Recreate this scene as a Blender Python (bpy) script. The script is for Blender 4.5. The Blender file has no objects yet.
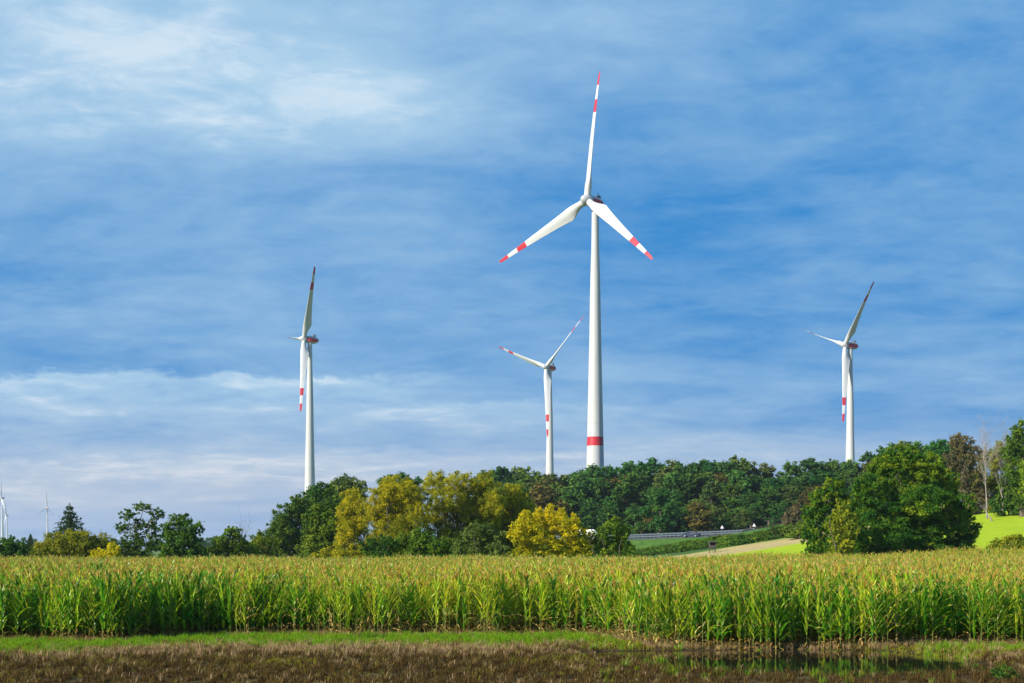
import bpy, math, random
import numpy as np
from mathutils import Vector, Matrix, noise

random.seed(7)
RNG = np.random.default_rng(7)
D = bpy.data
scene = bpy.context.scene
COL = scene.collection
F, CX, HY, EYE = 1422.0, 512.0, 548.0, 3.6     # focal length in pixels, image centre, horizon row, eye height


def at(px, py, y):
    return Vector(((px - CX) / F * y, y, EYE + (HY - py) / F * y))


def sstep(a, b, v):
    t = np.clip((v - a) / (b - a), 0, 1)
    return t * t * (3 - 2 * t)


# ------------------------------------------------------------------ terrain
def hill(x, y):
    x = np.asarray(x, float); y = np.asarray(y, float)
    a = sstep(0, 110, x)
    t = np.clip((y - 128) / 200.0, 0, 1)
    b = t ** .75
    z = 14.0 * a * b
    z += 14.0 * sstep(420, 900, y) * sstep(-160, 60, x)          # the wooded rise the turbines stand on
    z *= 1 - sstep(1500, 3500, y)
    return z


def puddle(x, y):
    d = np.sqrt(((x - 9.2) / 6.0) ** 2 + ((y - 45.7) / 5.9) ** 2)
    d2 = np.sqrt(((x - 5.0) / 3.2) ** 2 + ((y - 48.8) / 1.7) ** 2)
    d3 = np.sqrt(((x - 13.5) / 2.6) ** 2 + ((y - 43.2) / 1.6) ** 2)
    d = np.minimum(np.minimum(d, d2), d3)
    return 1 - sstep(.55, 1.15, d)


def corn_edge(x):
    x = np.asarray(x, float)
    e = 54.2 + 3.4 * sstep(-15.5, -11.5, x)
    e = e - 6.6 * sstep(3.2, 5.6, x) + 1.2 * sstep(11, 17, x)
    return e + .25 * np.sin(x * 1.3) + .15 * np.sin(x * 3.1 + 1)


def far_edge(x):
    x = np.asarray(x, float)
    return 133 + 12 * sstep(6, 30, x) + 1.0 * np.sin(x * .2)


def fg(x, y):
    """small bumps of the near ground"""
    n = noise.fractal(Vector((x * .45, y * .45, 2.1)), 1.0, 2.0, 4)
    n2 = noise.fractal(Vector((x * 2.3, y * 2.3, 5.1)), 1.0, 2.0, 3)
    return .05 * n + .02 * n2 - .24 * float(puddle(x, y)) + .03


def ground_z(x, y):
    w = float(1 - sstep(62, 70, y)) * float(sstep(15, 22, y))
    z = float(hill(x, y))
    return z + w * fg(x, y) if w > 0 else z


# ------------------------------------------------------------------ mesh helpers
def quads_mesh(name, V, Q, mats, mat_idx=None, tint=None, smooth=False):
    V = np.asarray(V, np.float32); Q = np.asarray(Q, np.int32)
    me = D.meshes.new(name)
    me.vertices.add(len(V)); me.vertices.foreach_set('co', V.ravel())
    n = len(Q)
    me.loops.add(n * 4); me.loops.foreach_set('vertex_index', Q.ravel())
    me.polygons.add(n)
    me.polygons.foreach_set('loop_start', np.arange(0, n * 4, 4, dtype=np.int32))
    for m in mats: me.materials.append(m)
    if mat_idx is not None: me.polygons.foreach_set('material_index', np.asarray(mat_idx, np.int32))
    me.polygons.foreach_set('use_smooth', np.full(n, bool(smooth)))
    if tint is not None:
        at_ = me.attributes.new('tint', 'FLOAT', 'FACE'); at_.data.foreach_set('value', np.asarray(tint, np.float32))
    me.update(calc_edges=True); me.validate()
    return me


class MB:
    """collects quads for one mesh"""
    def __init__(self): self.V = []; self.Q = []; self.M = []; self.T = []; self.n = 0

    def add(self, V, Q, m=0, t=.5):
        V = np.asarray(V, float).reshape(-1, 3); Q = np.asarray(Q, int).reshape(-1, 4)
        self.V.append(V); self.Q.append(Q + self.n); self.n += len(V)
        self.M.append(np.broadcast_to(np.asarray(m), (len(Q),))); self.T.append(np.broadcast_to(np.asarray(t, float), (len(Q),)))

    def rings(self, R, m=0, t=.5, close=True, cap=True):
        """R: list of rings (k,3); lofted"""
        R = np.asarray(R, float); a, k = R.shape[:2]
        q = []
        kk = k if close else k - 1
        for i in range(a - 1):
            for j in range(kk):
                j2 = (j + 1) % k
                q.append((i * k + j, i * k + j2, (i + 1) * k + j2, (i + 1) * k + j))
        V = R.reshape(-1, 3)
        mm = m
        if not np.isscalar(m): mm = np.repeat(np.asarray(m), kk)
        self.add(V, q, mm, t)
        if cap and close:
            for ring, flip in ((R[0], True), (R[-1], False)):
                c = ring.mean(0)
                small = c + (ring - c) * .02
                W = np.vstack([ring, small])
                qq = [((j + 1) % k, j, k + j, k + (j + 1) % k) if flip else (j, (j + 1) % k, k + (j + 1) % k, k + j) for j in range(k)]
                self.add(W, qq, m if np.isscalar(m) else (m[0] if flip else m[-1]), t)

    def tube(self, pts, rad, k=6, m=0, t=.5, cap=True):
        pts = np.asarray(pts, float); R = []
        rad = np.broadcast_to(np.asarray(rad, float), (len(pts),))
        for i, p in enumerate(pts):
            d = pts[min(i + 1, len(pts) - 1)] - pts[max(i - 1, 0)]
            d = d / (np.linalg.norm(d) + 1e-9)
            a = np.cross(d, (0, 0, 1) if abs(d[2]) < .9 else (1, 0, 0)); a /= np.linalg.norm(a)
            b = np.cross(d, a)
            an = np.arange(k) * 2 * np.pi / k
            R.append(p + rad[i] * (np.outer(np.cos(an), a) + np.outer(np.sin(an), b)))
        self.rings(R, m, t, cap=cap)

    def box(self, lo, hi, m=0, bev=0.0, t=.5):
        lo = np.array(lo, float); hi = np.array(hi, float)
        x0, y0, z0 = lo; x1, y1, z1 = hi
        b = bev
        if b <= 0:
            V = [(x0, y0, z0), (x1, y0, z0), (x1, y1, z0), (x0, y1, z0), (x0, y0, z1), (x1, y0, z1), (x1, y1, z1), (x0, y1, z1)]
            Q = [(3, 2, 1, 0), (4, 5, 6, 7), (0, 1, 5, 4), (1, 2, 6, 5), (2, 3, 7, 6), (3, 0, 4, 7)]
            self.add(V, Q, m, t)
        else:
            def ring(z, i):
                return [(x0 + i, y0 + b + i * 0, z), (x0 + b, y0 + i, z), (x1 - b, y0 + i, z), (x1 - i, y0 + b, z),
                        (x1 - i, y1 - b, z), (x1 - b, y1 - i, z), (x0 + b, y1 - i, z), (x0 + i, y1 - b, z)]
            self.rings([ring(z0, b * .6), ring(z0 + b, 0), ring(z1 - b, 0), ring(z1, b * .6)], m, t)

    def mesh(self, name, mats, smooth=False):
        return quads_mesh(name, np.vstack(self.V), np.vstack(self.Q), mats, np.concatenate(self.M), np.concatenate(self.T), smooth)

    def build(self, name, mats, parent=None, smooth=False):
        return link(name, self.mesh(name, mats, smooth), parent)


def link(name, me, parent=None):
    o = D.objects.new(name, me); COL.objects.link(o)
    if parent is not None: o.parent = parent
    return o


def tag(o, label=None, cat=None, group=None, kind=None):
    if label: o['label'] = label
    if cat: o['category'] = cat
    if group: o['group'] = group
    if kind: o['kind'] = kind
    return o


def empty(name, loc, rz=0):
    o = D.objects.new(name, None); COL.objects.link(o)
    o.empty_display_size = .3; o.location = loc; o.rotation_euler = (0, 0, rz)
    return o


# ------------------------------------------------------------------ materials
def new_mat(name):
    m = D.materials.new(name); m.use_nodes = True
    nt = m.node_tree; nt.nodes.clear()
    return m, nt


class NT:
    """short hand for wiring nodes"""
    def __init__(self, nt): self.nt = nt
    def n(self, typ, **kw):
        o = self.nt.nodes.new(typ)
        for k, v in kw.items(): setattr(o, k, v)
        return o
    def set(self, sock, v):
        if hasattr(v, 'is_output'): self.nt.links.new(v, sock)
        else: sock.default_value = v
    def math(self, op, a, b=0.0, c=0.0, clamp=False):
        o = self.n('ShaderNodeMath', operation=op, use_clamp=clamp)
        self.set(o.inputs[0], a); self.set(o.inputs[1], b)
        if len(o.inputs) > 2: self.set(o.inputs[2], c)
        return o.outputs[0]
    def mix(self, fac, a, b, blend='MIX'):
        o = self.n('ShaderNodeMix', data_type='RGBA', blend_type=blend)
        self.set(o.inputs['Factor'], fac)
        for s, v in ((o.inputs[6], a), (o.inputs[7], b)):
            self.set(s, v if hasattr(v, 'is_output') else (tuple(v) + (1,) if len(v) == 3 else v))
        return o.outputs[2]
    def noise(self, vec, scale, detail=4, rough=.55, dist=0.0, dim='3D', out=0):
        o = self.n('ShaderNodeTexNoise', noise_dimensions=dim)
        if vec is not None: self.set(o.inputs['Vector'], vec)
        o.inputs['Scale'].default_value = scale; o.inputs['Detail'].default_value = detail
        o.inputs['Roughness'].default_value = rough; o.inputs['Distortion'].default_value = dist
        return o.outputs[out]
    def ramp(self, fac, stops, interp='LINEAR'):
        o = self.n('ShaderNodeValToRGB'); self.set(o.inputs[0], fac)
        cr = o.color_ramp; cr.interpolation = interp
        while len(cr.elements) < len(stops): cr.elements.new(.5)
        for e, (p, c) in zip(cr.elements, stops):
            e.position = p; e.color = tuple(c) + (1,) if len(c) == 3 else c
        return o.outputs[0]
    def range(self, v, a, b, c=0.0, d=1.0, smooth=True):
        o = self.n('ShaderNodeMapRange', interpolation_type='SMOOTHSTEP' if smooth else 'LINEAR')
        for i, k in enumerate((v, a, b, c, d)): self.set(o.inputs[i], k)
        return o.outputs[0]


def leaf_mat(name, cols, trans=.3, rough=.6, hue_var=.03, val_var=.25, spec=.12):
    """foliage: colour ramp over a tint value per leaf, shifted a little per object"""
    m, nt = new_mat(name); N = NT(nt)
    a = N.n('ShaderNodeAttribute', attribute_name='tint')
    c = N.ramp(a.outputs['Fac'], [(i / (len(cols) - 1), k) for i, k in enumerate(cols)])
    oi = N.n('ShaderNodeObjectInfo')
    hs = N.n('ShaderNodeHueSaturation')
    N.set(hs.inputs['Hue'], N.math('MULTIPLY_ADD', oi.outputs['Random'], hue_var, .5 - hue_var / 2))
    r2 = N.math('FRACT', N.math('MULTIPLY', oi.outputs['Random'], 7.31))
    N.set(hs.inputs['Value'], N.math('MULTIPLY_ADD', r2, val_var, 1 - val_var / 2))
    N.set(hs.inputs['Color'], c)
    p = N.n('ShaderNodeBsdfPrincipled'); N.set(p.inputs['Base Color'], hs.outputs[0])
    p.inputs['Roughness'].default_value = rough; p.inputs['Specular IOR Level'].default_value = spec
    t = N.n('ShaderNodeBsdfTranslucent'); N.set(t.inputs['Color'], N.mix(.5, hs.outputs[0], (.25, .3, .03), 'MIX'))
    N.set(t.inputs['Color'], hs.outputs[0])
    mx = N.n('ShaderNodeMixShader'); mx.inputs[0].default_value = trans
    nt.links.new(p.outputs[0], mx.inputs[1]); nt.links.new(t.outputs[0], mx.inputs[2])
    o = N.n('ShaderNodeOutputMaterial'); nt.links.new(mx.outputs[0], o.inputs['Surface'])
    return m


def plain(name, col, rough=.5, metal=0.0, spec=.4, var=.12, scale=3.0, bump=0.0, coat=0.0):
    m, nt = new_mat(name); N = NT(nt)
    tc = N.n('ShaderNodeTexCoord')
    f = N.noise(tc.outputs['Object'], scale, 5, .6)
    c = N.mix(N.range(f, .3, .7), [k * (1 - var) for k in col], [min(1, k * (1 + var)) for k in col])
    p = N.n('ShaderNodeBsdfPrincipled'); N.set(p.inputs['Base Color'], c)
    p.inputs['Roughness'].default_value = rough; p.inputs['Metallic'].default_value = metal
    p.inputs['Specular IOR Level'].default_value = spec; p.inputs['Coat Weight'].default_value = coat
    if bump:
        b = N.n('ShaderNodeBump'); b.inputs['Strength'].default_value = bump; N.set(b.inputs['Height'], f)
        nt.links.new(b.outputs[0], p.inputs['Normal'])
    o = N.n('ShaderNodeOutputMaterial'); nt.links.new(p.outputs[0], o.inputs['Surface'])
    return m


def tower_mat(name, col):
    """painted tower: faint vertical rain streaks and section joints"""
    m, nt = new_mat(name); N = NT(nt)
    tc = N.n('ShaderNodeTexCoord')
    mp = N.n('ShaderNodeMapping'); mp.inputs['Scale'].default_value = (1.2, 1.2, .03)
    nt.links.new(tc.outputs['Object'], mp.inputs[0])
    f = N.noise(mp.outputs[0], 1.5, 4, .6)
    sx = N.n('ShaderNodeSeparateXYZ'); nt.links.new(tc.outputs['Object'], sx.inputs[0])
    joint = N.math('LESS_THAN', N.math('FRACT', N.math('DIVIDE', sx.outputs[2], 21.0)), .012)
    c = N.mix(N.range(f, .35, .75), col, [col[0] * .80, col[1] * .80, col[2] * .76])
    c = N.mix(N.math('MULTIPLY', joint, .25), c, [k * .5 for k in col])
    p = N.n('ShaderNodeBsdfPrincipled'); N.set(p.inputs['Base Color'], c)
    p.inputs['Roughness'].default_value = .45; p.inputs['Specular IOR Level'].default_value = .3
    o = N.n('ShaderNodeOutputMaterial'); nt.links.new(p.outputs[0], o.inputs['Surface'])
    return m


M = {}
M['white'] = tower_mat('tower_paint', (.49, .495, .485))
M['blade'] = plain('blade_paint', (.51, .515, .51), .4, var=.04, scale=.4)
M['red'] = plain('signal_red_paint', (.44, .02, .035), .45, var=.08, scale=.6)
M['nacelle'] = plain('nacelle_paint', (.40, .41, .415), .4, var=.06, scale=.7)
M['darkgrey'] = plain('dark_grey_steel', (.09, .1, .11), .5, var=.15)
M['bark'] = plain('bark', (.11, .085, .065), .9, var=.4, scale=6, bump=.6)
M['pale_bark'] = plain('pale_bark', (.24, .21, .185), .9, var=.3, scale=4, bump=.5)
M['wood'] = plain('weathered_wood', (.06, .052, .045), .85, var=.3, scale=8, bump=.4)
M['rail'] = plain('galvanised_steel', (.10, .13, .155), .55, var=.15)
M['sign'] = plain('sign_white', (.85, .85, .85), .4, var=.02)
M['tyre'] = plain('tyre_rubber', (.02, .02, .02), .8)
M['glass'] = plain('car_glass', (.02, .025, .03), .05, spec=.8, var=.02)
M['paint_blue'] = plain('navy_car_paint', (.015, .026, .06), .35, coat=.4, var=.03)
M['paint_black'] = plain('black_car_paint', (.015, .016, .018), .25, coat=.8, var=.03)
M['paint_white'] = plain('white_van_paint', (.8, .8, .8), .3, coat=.5, var=.03)
M['lamp'] = plain('lamp_glass', (.7, .7, .68), .1, spec=.8, var=.02)
M['chrome'] = plain('alloy', (.5, .5, .52), .3, metal=.9, var=.03)

# ------------------------------------------------------------------ wind turbines
ROT = 41.0


def make_blade_mesh(name, red):
    m = MB(); k = 18; R = []; mats = []
    stations = sorted(set(list(np.linspace(1.0, 41.0, 34)) + [ROT * f for f in (.685, .785, .895)] + [40.8]))
    for r in stations:
        f = r / ROT
        if r < 2.5: ch, th, ci = 2.2, 2.2, 1.0
        else:
            up = sstep(2.5, 8.5, r)
            ch = (2.2 + 2.2 * up) if r < 8.5 else 4.4 * (1 - .80 * ((r - 8.5) / 32.5) ** .72)
            ci = 1 - up
            th = ch * (1.0 * ci + (1 - ci) * (.30 - .17 * min(1, max(0, (r - 8) / 20))))
        if f > .985: ch *= .55; th *= .55
        tw = -math.radians(16 * (1 - f) ** 1.6)
        pre = -1.4 * max(0, f - .3) ** 2           # bent slightly downwind
        ring = []
        for j in range(k):
            a = j * 2 * math.pi / k
            # airfoil: leading edge at +x, round; trailing edge thin
            cx = math.cos(a)
            x = ch * (.5 * cx - .18 * (1 - ci))
            taper = 1 if cx > 0 else (1 - (1 - ci) * .88 * (-cx) ** .9)
            y = th * .5 * math.sin(a) * taper + (1 - ci) * th * .10 * (1 - cx * cx)
            ring.append((x * math.cos(tw) - y * math.sin(tw), x * math.sin(tw) + y * math.cos(tw) - pre, r))
        R.append(ring)
    for i in range(len(stations) - 1):
        f = (stations[i] + stations[i + 1]) / 2 / ROT
        mats.append(1 if red and (f > .895 or .685 < f < .785) else 0)
    m.rings(R, mats)
    return m.mesh(name, [M['blade'], M['red']], True)


def lathe_y(m, prof, k=24, mat=0, sx=1.0, sz=1.0, matfn=None):
    """profile of (y, radius) spun about the y axis"""
    an = np.arange(k) * 2 * np.pi / k
    R = np.array([[(r * math.cos(a) * sx, y, r * math.sin(a) * sz) for a in an] for y, r in prof])
    if matfn is None: m.rings(R, mat)
    else:
        q = []; mi = []
        for i in range(len(prof) - 1):
            for j in range(k):
                j2 = (j + 1) % k
                q.append((i * k + j, i * k + j2, (i + 1) * k + j2, (i + 1) * k + j))
                mi.append(matfn((prof[i][0] + prof[i + 1][0]) / 2, math.sin((an[j] + an[j] + 2 * np.pi / k) / 2)))
        m.add(R.reshape(-1, 3), q, mi)


TURB = {}


def turbine_meshes():
    TURB['blade'] = make_blade_mesh('blade', True)
    TURB['blade_plain'] = make_blade_mesh('blade_plain', False)
    h = MB()                                           # spinner, in the hub's own frame
    lathe_y(h, [(-2.5, .02), (-2.4, .5), (-2.1, .95), (-1.5, 1.4), (-.6, 1.7), (.6, 1.8), (1.25, 1.75), (1.3, .3)])
    for k in range(3):
        a = k * 2 * math.pi / 3
        d = np.array((math.sin(a), 0, math.cos(a)))
        h.tube([d * .8, d * 2.05], [1.22, 1.17], 14)
    TURB['hub'] = h.mesh('hub', [M['nacelle']], True)
    n = MB()                                           # egg shaped nacelle behind the hub; red waist
    prof = [(1.45, .4), (1.5, 1.7), (2.4, 1.95), (3.8, 2.02), (5.2, 1.88), (6.3, 1.5), (7.2, .9), (7.6, .05)]
    lathe_y(n, prof, 32, sx=.95, matfn=lambda y, s: 1 if -.5 < s < .42 and y > 1.6 else 0)
    TURB['nacelle'] = n.mesh('nacelle', [M['nacelle'], M['red']], True)
    c = MB()
    c.box((-.7, 4.5, 1.75), (.7, 5.8, 2.6), 0, .12); c.tube([(.4, 4.8, 2.55), (.4, 4.8, 3.5)], .05, 6); c.tube([(-.4, 4.8, 2.55), (-.4, 4.8, 3.3)], .05, 6)
    c.tube([(-.4, 4.8, 3.25), (.4, 4.8, 3.45)], .04, 6)
    TURB['cooler'] = c.mesh('cooler', [M['darkgrey']])


turbine_meshes()


def tower_mesh(h, band=None):
    """tapering tower, flared at the foot; local z 0 at the ground"""
    top = h
    zs = list(np.linspace(0, top, 40))
    if band: zs += list(band)
    zs = sorted(zs)
    ref_d = [0, 14, 23, 46, 69, 88, 97.5, 200]; ref_r = [1.12, 1.3, 1.62, 2.02, 2.55, 2.95, 3.3, 6.0]
    R = []; mt = []
    for z in zs:
        r = float(np.interp(top - z, ref_d, ref_r)); r = min(r, 4.3)
        an = np.arange(32) * 2 * np.pi / 32
        R.append(np.stack([r * np.cos(an), r * np.sin(an), np.full(32, z)], 1))
    for i in range(len(zs) - 1):
        zc = (zs[i] + zs[i + 1]) / 2
        mt.append(1 if band and band[0] < zc < band[1] else 0)
    m = MB(); m.rings(R, mt)
    return m.mesh('tower', [M['white'], M['red']], True)


def turbine(label, y, hub_px, yaw, roll, tilt=.06, cone=-.07, overhang=3.0, pitch=40, red=True, band=None):
    p = at(hub_px[0], hub_px[1], y)
    n = np.array([-math.sin(yaw), -math.cos(yaw)])
    bx, by = p.x - overhang * n[0], p.y - overhang * n[1]
    bz = float(hill(bx, by)) - .3
    hh = p.z - bz                                       # hub height over the base
    root = tag(empty('wind_turbine', (bx, by, bz), -yaw), label, 'wind turbine', 'wind turbines behind the maize field')
    th = hh - 1.9
    if band: band = tuple(EYE + (HY - b) / F * by - bz for b in band)
    link('tower', tower_mesh(th, band), root)
    tm = Matrix.Rotation(-tilt, 4, 'X')                 # nose up
    hubc = Vector((0, -overhang, hh))
    hub = link('hub', TURB['hub'], root); hub.matrix_basis = Matrix.Translation(hubc) @ tm @ Matrix.Rotation(roll, 4, 'Y')
    na = link('nacelle', TURB['nacelle'], root); na.matrix_basis = Matrix.Translation(hubc) @ tm
    c = link('cooler', TURB['cooler'], na)
    nv = Vector((0, -math.cos(tilt), math.sin(tilt))); u = Vector((0, math.sin(tilt), math.cos(tilt))); r = Vector((1, 0, 0))
    for k in range(3):
        a = roll + k * 2 * math.pi / 3
        rad = r * math.sin(a) + u * math.cos(a)
        d = (rad * math.cos(cone) - nv * math.sin(cone)).normalized()
        tang = r * math.cos(a) - u * math.sin(a)
        yy = d.cross(tang).normalized()
        mt = Matrix((tang, yy, d)).transposed().to_4x4()
        b = link('blade', TURB['blade' if red else 'blade_plain'], root)
        b.matrix_basis = Matrix.Translation(hubc) @ mt @ Matrix.Rotation(-math.radians(pitch), 4, 'Z')
    return root


turbine('tall white wind turbine with red tipped blades, nearest and largest, red ring round its tower', 463.6, (587, 200), .818, .132, .076, -.086, overhang=3.9, pitch=16, band=(446, 437))
turbine('white wind turbine with red nacelle standing left of the yellow trees', 718, (304, 339), 1.235, .670, .07, -.055, pitch=70)
turbine('white wind turbine with a dark blade pointing left, just left of the largest turbine', 811, (546, 367), .83, .90, .04, -.08, pitch=36)
turbine('white wind turbine behind the wood above the big lone green tree, rightmost of all', 722, (845, 345), 1.262, .847, .047, -.10, pitch=70)
turbine('distant white wind turbine cut by the left picture edge', 3070, (1, 498), .9, .10, red=False)
turbine('small distant wind turbine close beside the turbine at the left picture edge', 4300, (6, 515), 1.3, .4, red=False)
turbine('small distant wind turbine standing alone left of the dark spruce', 3700, (46.5, 508), 2.0, .02, red=False)

# ------------------------------------------------------------------ foliage
def leaf_quads(P, Nn, size, rng, aspect=.62, droop=0.0):
    """rhombic leaves at P with normals Nn -> V, Q"""
    n = len(P)
    Nn = Nn / (np.linalg.norm(Nn, axis=1, keepdims=True) + 1e-9)
    a = rng.normal(size=(n, 3)); a[:, 2] -= droop
    a -= (a * Nn).sum(1, keepdims=True) * Nn
    a /= (np.linalg.norm(a, axis=1, keepdims=True) + 1e-9)
    b = np.cross(Nn, a)
    s = (size * rng.uniform(.55, 1.35, n))[:, None]
    w = s * aspect * rng.uniform(.7, 1.3, n)[:, None]
    bend = Nn * s * .18
    V = np.stack([P - a * s * .5 - bend, P + b * w * .5 + a * s * .08, P + a * s * .5 - bend, P - b * w * .5 + a * s * .08], 1)
    return V.reshape(-1, 3), np.arange(n * 4).reshape(n, 4)


def blob_leaves(blobs, per_area, size, rng, aspect=.62, droop=0.0, fuzz=.35, up=.35, spread=.8):
    """blobs: (cx,cy,cz, rx,ry,rz, tint). Leaves on and in each blob."""
    Vs, Qs, Ts = [], [], []; n0 = 0
    for bl in blobs:
        c = np.array(bl[:3]); r = np.array(bl[3:6])
        n = max(6, int(per_area * 4 * np.pi * (r[0] * r[1] * r[2]) ** (2 / 3)))
        d = rng.normal(size=(n, 3)); d /= np.linalg.norm(d, axis=1, keepdims=True)
        # most leaves sit on short sprays that point outwards
        K = max(5, n // 16)
        d0 = rng.normal(size=(K, 3)); d0 /= np.linalg.norm(d0, axis=1, keepdims=True); ln = rng.uniform(.72, 1.22, K)
        ix = rng.integers(0, K, n); sp = rng.random(n) < .78
        ds = d0[ix] + rng.normal(size=(n, 3)) * .17; ds /= np.linalg.norm(ds, axis=1, keepdims=True)
        d = np.where(sp[:, None], ds, d)
        # lumpy radius so that a blob is never a smooth ball
        lump = np.zeros(n)
        for _ in range(3):
            ax = rng.normal(size=3); ax *= rng.uniform(1.5, 4); lump += np.sin(d @ ax * 1.7 + rng.uniform(0, 6.3))
        rad = (1 - fuzz * rng.random(n) ** 1.5 * 1.3) * (1 + .16 * lump)
        rad += (rng.random(n) < .12) * rng.uniform(0, .35, n)
        rad = np.where(sp, rad * ln[ix] * (1.05 - .35 * rng.random(n)), rad)
        P = c + d * r * rad[:, None]
        nr = d * .8 + rng.normal(size=(n, 3)) * spread * .55; nr[:, 2] += up
        V, Q = leaf_quads(P, nr, size, rng, aspect, droop)
        Vs.append(V); Qs.append(Q + n0); n0 += len(V)
        Ts.append(np.clip(bl[6] + np.where(sp, rng.normal(0, .14, K)[ix], 0) + rng.normal(0, .12, n), 0, 1))
    return np.vstack(Vs), np.vstack(Qs), np.concatenate(Ts)


def lobes_to_blobs(lobes, rng, sub=11, scale=.42):
    """big lobes -> many small clumps over their surfaces (and a filler inside)"""
    out = []
    for (cx, cy, cz, rx, ry, rz, t) in lobes:
        out.append((cx, cy, cz, rx * .62, ry * .62, rz * .62, t - .08))
        k = 0
        g = rng.uniform(0, 6.28)
        nsub = max(5, int(sub))
        for i in range(nsub):
            zz = 1 - 2 * (i + .5) / nsub; ph = g + i * 2.39996 + rng.normal(0, .25)
            q = math.sqrt(max(0, 1 - zz * zz))
            d = np.array((q * math.cos(ph), q * math.sin(ph), zz))
            f = rng.uniform(.62, .88); s = scale * rng.uniform(.65, 1.2)
            out.append((cx + d[0] * rx * f, cy + d[1] * ry * f, cz + d[2] * rz * f, rx * s, ry * s, rz * s * .85, t + rng.normal(0, .2)))
        for i in range(nsub // 2):
            d = rng.normal(size=3); d /= np.linalg.norm(d); f = rng.uniform(.85, 1.12); s = scale * rng.uniform(.3, .55)
            out.append((cx + d[0] * rx * f, cy + d[1] * ry * f, cz + d[2] * rz * f, rx * s, ry * s, rz * s * 1.15, t + rng.normal(.05, .22)))
    return out


def trunk_mesh(h, r, targets, rng, mat, forks=1, bare=False, lean=0.0):
    m = MB()
    top = h * .72
    def stem(base, tip, r0, r1, n=7, wob=.035):
        t = np.linspace(0, 1, n)[:, None]
        p = base + (tip - base) * t
        L = np.linalg.norm(tip - base)
        w = rng.normal(size=(n, 3)) * wob * L; w[0] = 0; w[-1] = 0; w[:, 2] *= .3
        p = p + w * np.sin(t * np.pi)
        m.tube(p, r0 + (r1 - r0) * t[:, 0], 7 if r0 > .08 else 5)
        return p
    mains = []
    for f in range(forks):
        b = np.array((rng.normal(0, .25) if forks > 1 else 0, rng.normal(0, .25) if forks > 1 else 0, -.4))
        e = np.array((rng.normal(0, .35) * forks + lean * top, rng.normal(0, .35) * forks, top))
        rr = r / math.sqrt(forks)
        p = stem(b, e, rr * 1.25, rr * .3, 9, .02)
        mains.append((p, rr))
    for tg in targets:
        p, rr = mains[int(rng.integers(len(mains)))]
        tg = np.array(tg)
        zt = max(h * .12, tg[2] - rng.uniform(.15, .4) * h)
        i = int(np.clip(np.searchsorted(p[:, 2], zt), 1, len(p) - 2))
        q = stem(p[i], tg, rr * .42, rr * .07, 6, .06)
        if bare:
            for j in range(5):
                s = q[int(rng.integers(2, 6))]
                dd = rng.normal(size=3); dd[2] = abs(dd[2]) + .6; dd /= np.linalg.norm(dd)
                e = s + dd * rng.uniform(.08, .2) * h
                q2 = stem(s, e, rr * .16, rr * .04, 4, .08)
                for _ in range(3):
                    s2 = q2[int(rng.integers(1, 4))]
                    dd = rng.normal(size=3); dd[2] = abs(dd[2]) + .5; dd /= np.linalg.norm(dd)
                    stem(s2, s2 + dd * rng.uniform(.04, .1) * h, rr * .07, rr * .03, 3, .08)
    return m.mesh('trunk', [mat])


def auto_lobes(w, h, kind, rng):
    """lobes of a crown w wide with its top at h, local frame, foot at z=0"""
    L = []
    if kind == 'oak':
        z0, zc, rz = .16 * h, .58 * h, .40 * h
        n = int(rng.integers(6, 9))
        for i in range(n):
            a = i * 2.4 + rng.uniform(-.4, .4); v = (i + .5) / n
            q = math.sqrt(1 - (2 * v - 1) ** 2) * .55
            r = w * rng.uniform(.20, .27)
            L.append((math.cos(a) * w * .5 * q, math.sin(a) * w * .5 * q, z0 + r * .6 + v * (h - z0 - 1.65 * r), r, r, r * .92, rng.uniform(.3, .7)))
        L.append((rng.normal(0, .05) * w, 0, h - w * .23, w * .24, w * .24, w * .23, .6))
    elif kind == 'bush':
        n = int(rng.integers(6, 9))
        for i in range(n):
            a = i * 2.4; q = math.sqrt((i + .5) / n)
            r = w * rng.uniform(.17, .25)
            hh = h * (1 - .45 * q * q) * rng.uniform(.85, 1.05)
            for zc in np.arange(r * .5, max(r * .6, hh - r * .9) + .01, r * 1.1):
                L.append((math.cos(a) * w * .34 * q, math.sin(a) * w * .34 * q, zc, r, r, r, rng.uniform(.3, .7)))
            L.append((math.cos(a) * w * .34 * q, math.sin(a) * w * .34 * q, hh - r * .9, r, r, r * .95, rng.uniform(.4, .7)))
    elif kind == 'airy':
        for i in range(13):
            a = i * 2.4 + rng.uniform(-.4, .4); v = (i + .5) / 13
            q = (.35 + .65 * math.sin(math.pi * min(1, .2 + v * .8))) * .72
            r = w * rng.uniform(.10, .16)
            L.append((math.cos(a) * w * .5 * q, math.sin(a) * w * .5 * q, h * .28 + v * (h * .72 - r), r * 1.25, r * 1.25, r * .75, rng.uniform(.3, .7)))
    return L


def make_tree(name, label, cat, group, loc, lobes, mats, size, per_area, seed, trunk=True, h=None, forks=1, bark='bark', sub=11, scale=.42, rot=0,
              aspect=.62, droop=0.0, up=.35, fuzz=.35, r=None, parent_meshes=None):
    rng = np.random.default_rng(seed)
    root = tag(empty(name, loc, rot), label, cat, group)
    blobs = lobes_to_blobs(lobes, rng, sub, scale)
    V, Q, T = blob_leaves(blobs, per_area, size, rng, aspect, droop, fuzz, up)
    V[:, 2] = np.maximum(V[:, 2], .05)
    cm = quads_mesh('crown', V, Q, [mats], None, T)
    link('crown', cm, root)
    h = h or max(l[2] + l[5] for l in lobes)
    if trunk:
        tg = [(l[0], l[1], l[2]) for l in lobes]
        link('trunk', trunk_mesh(h, r or h * .022, tg, rng, M[bark], forks), root)
    return root


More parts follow.
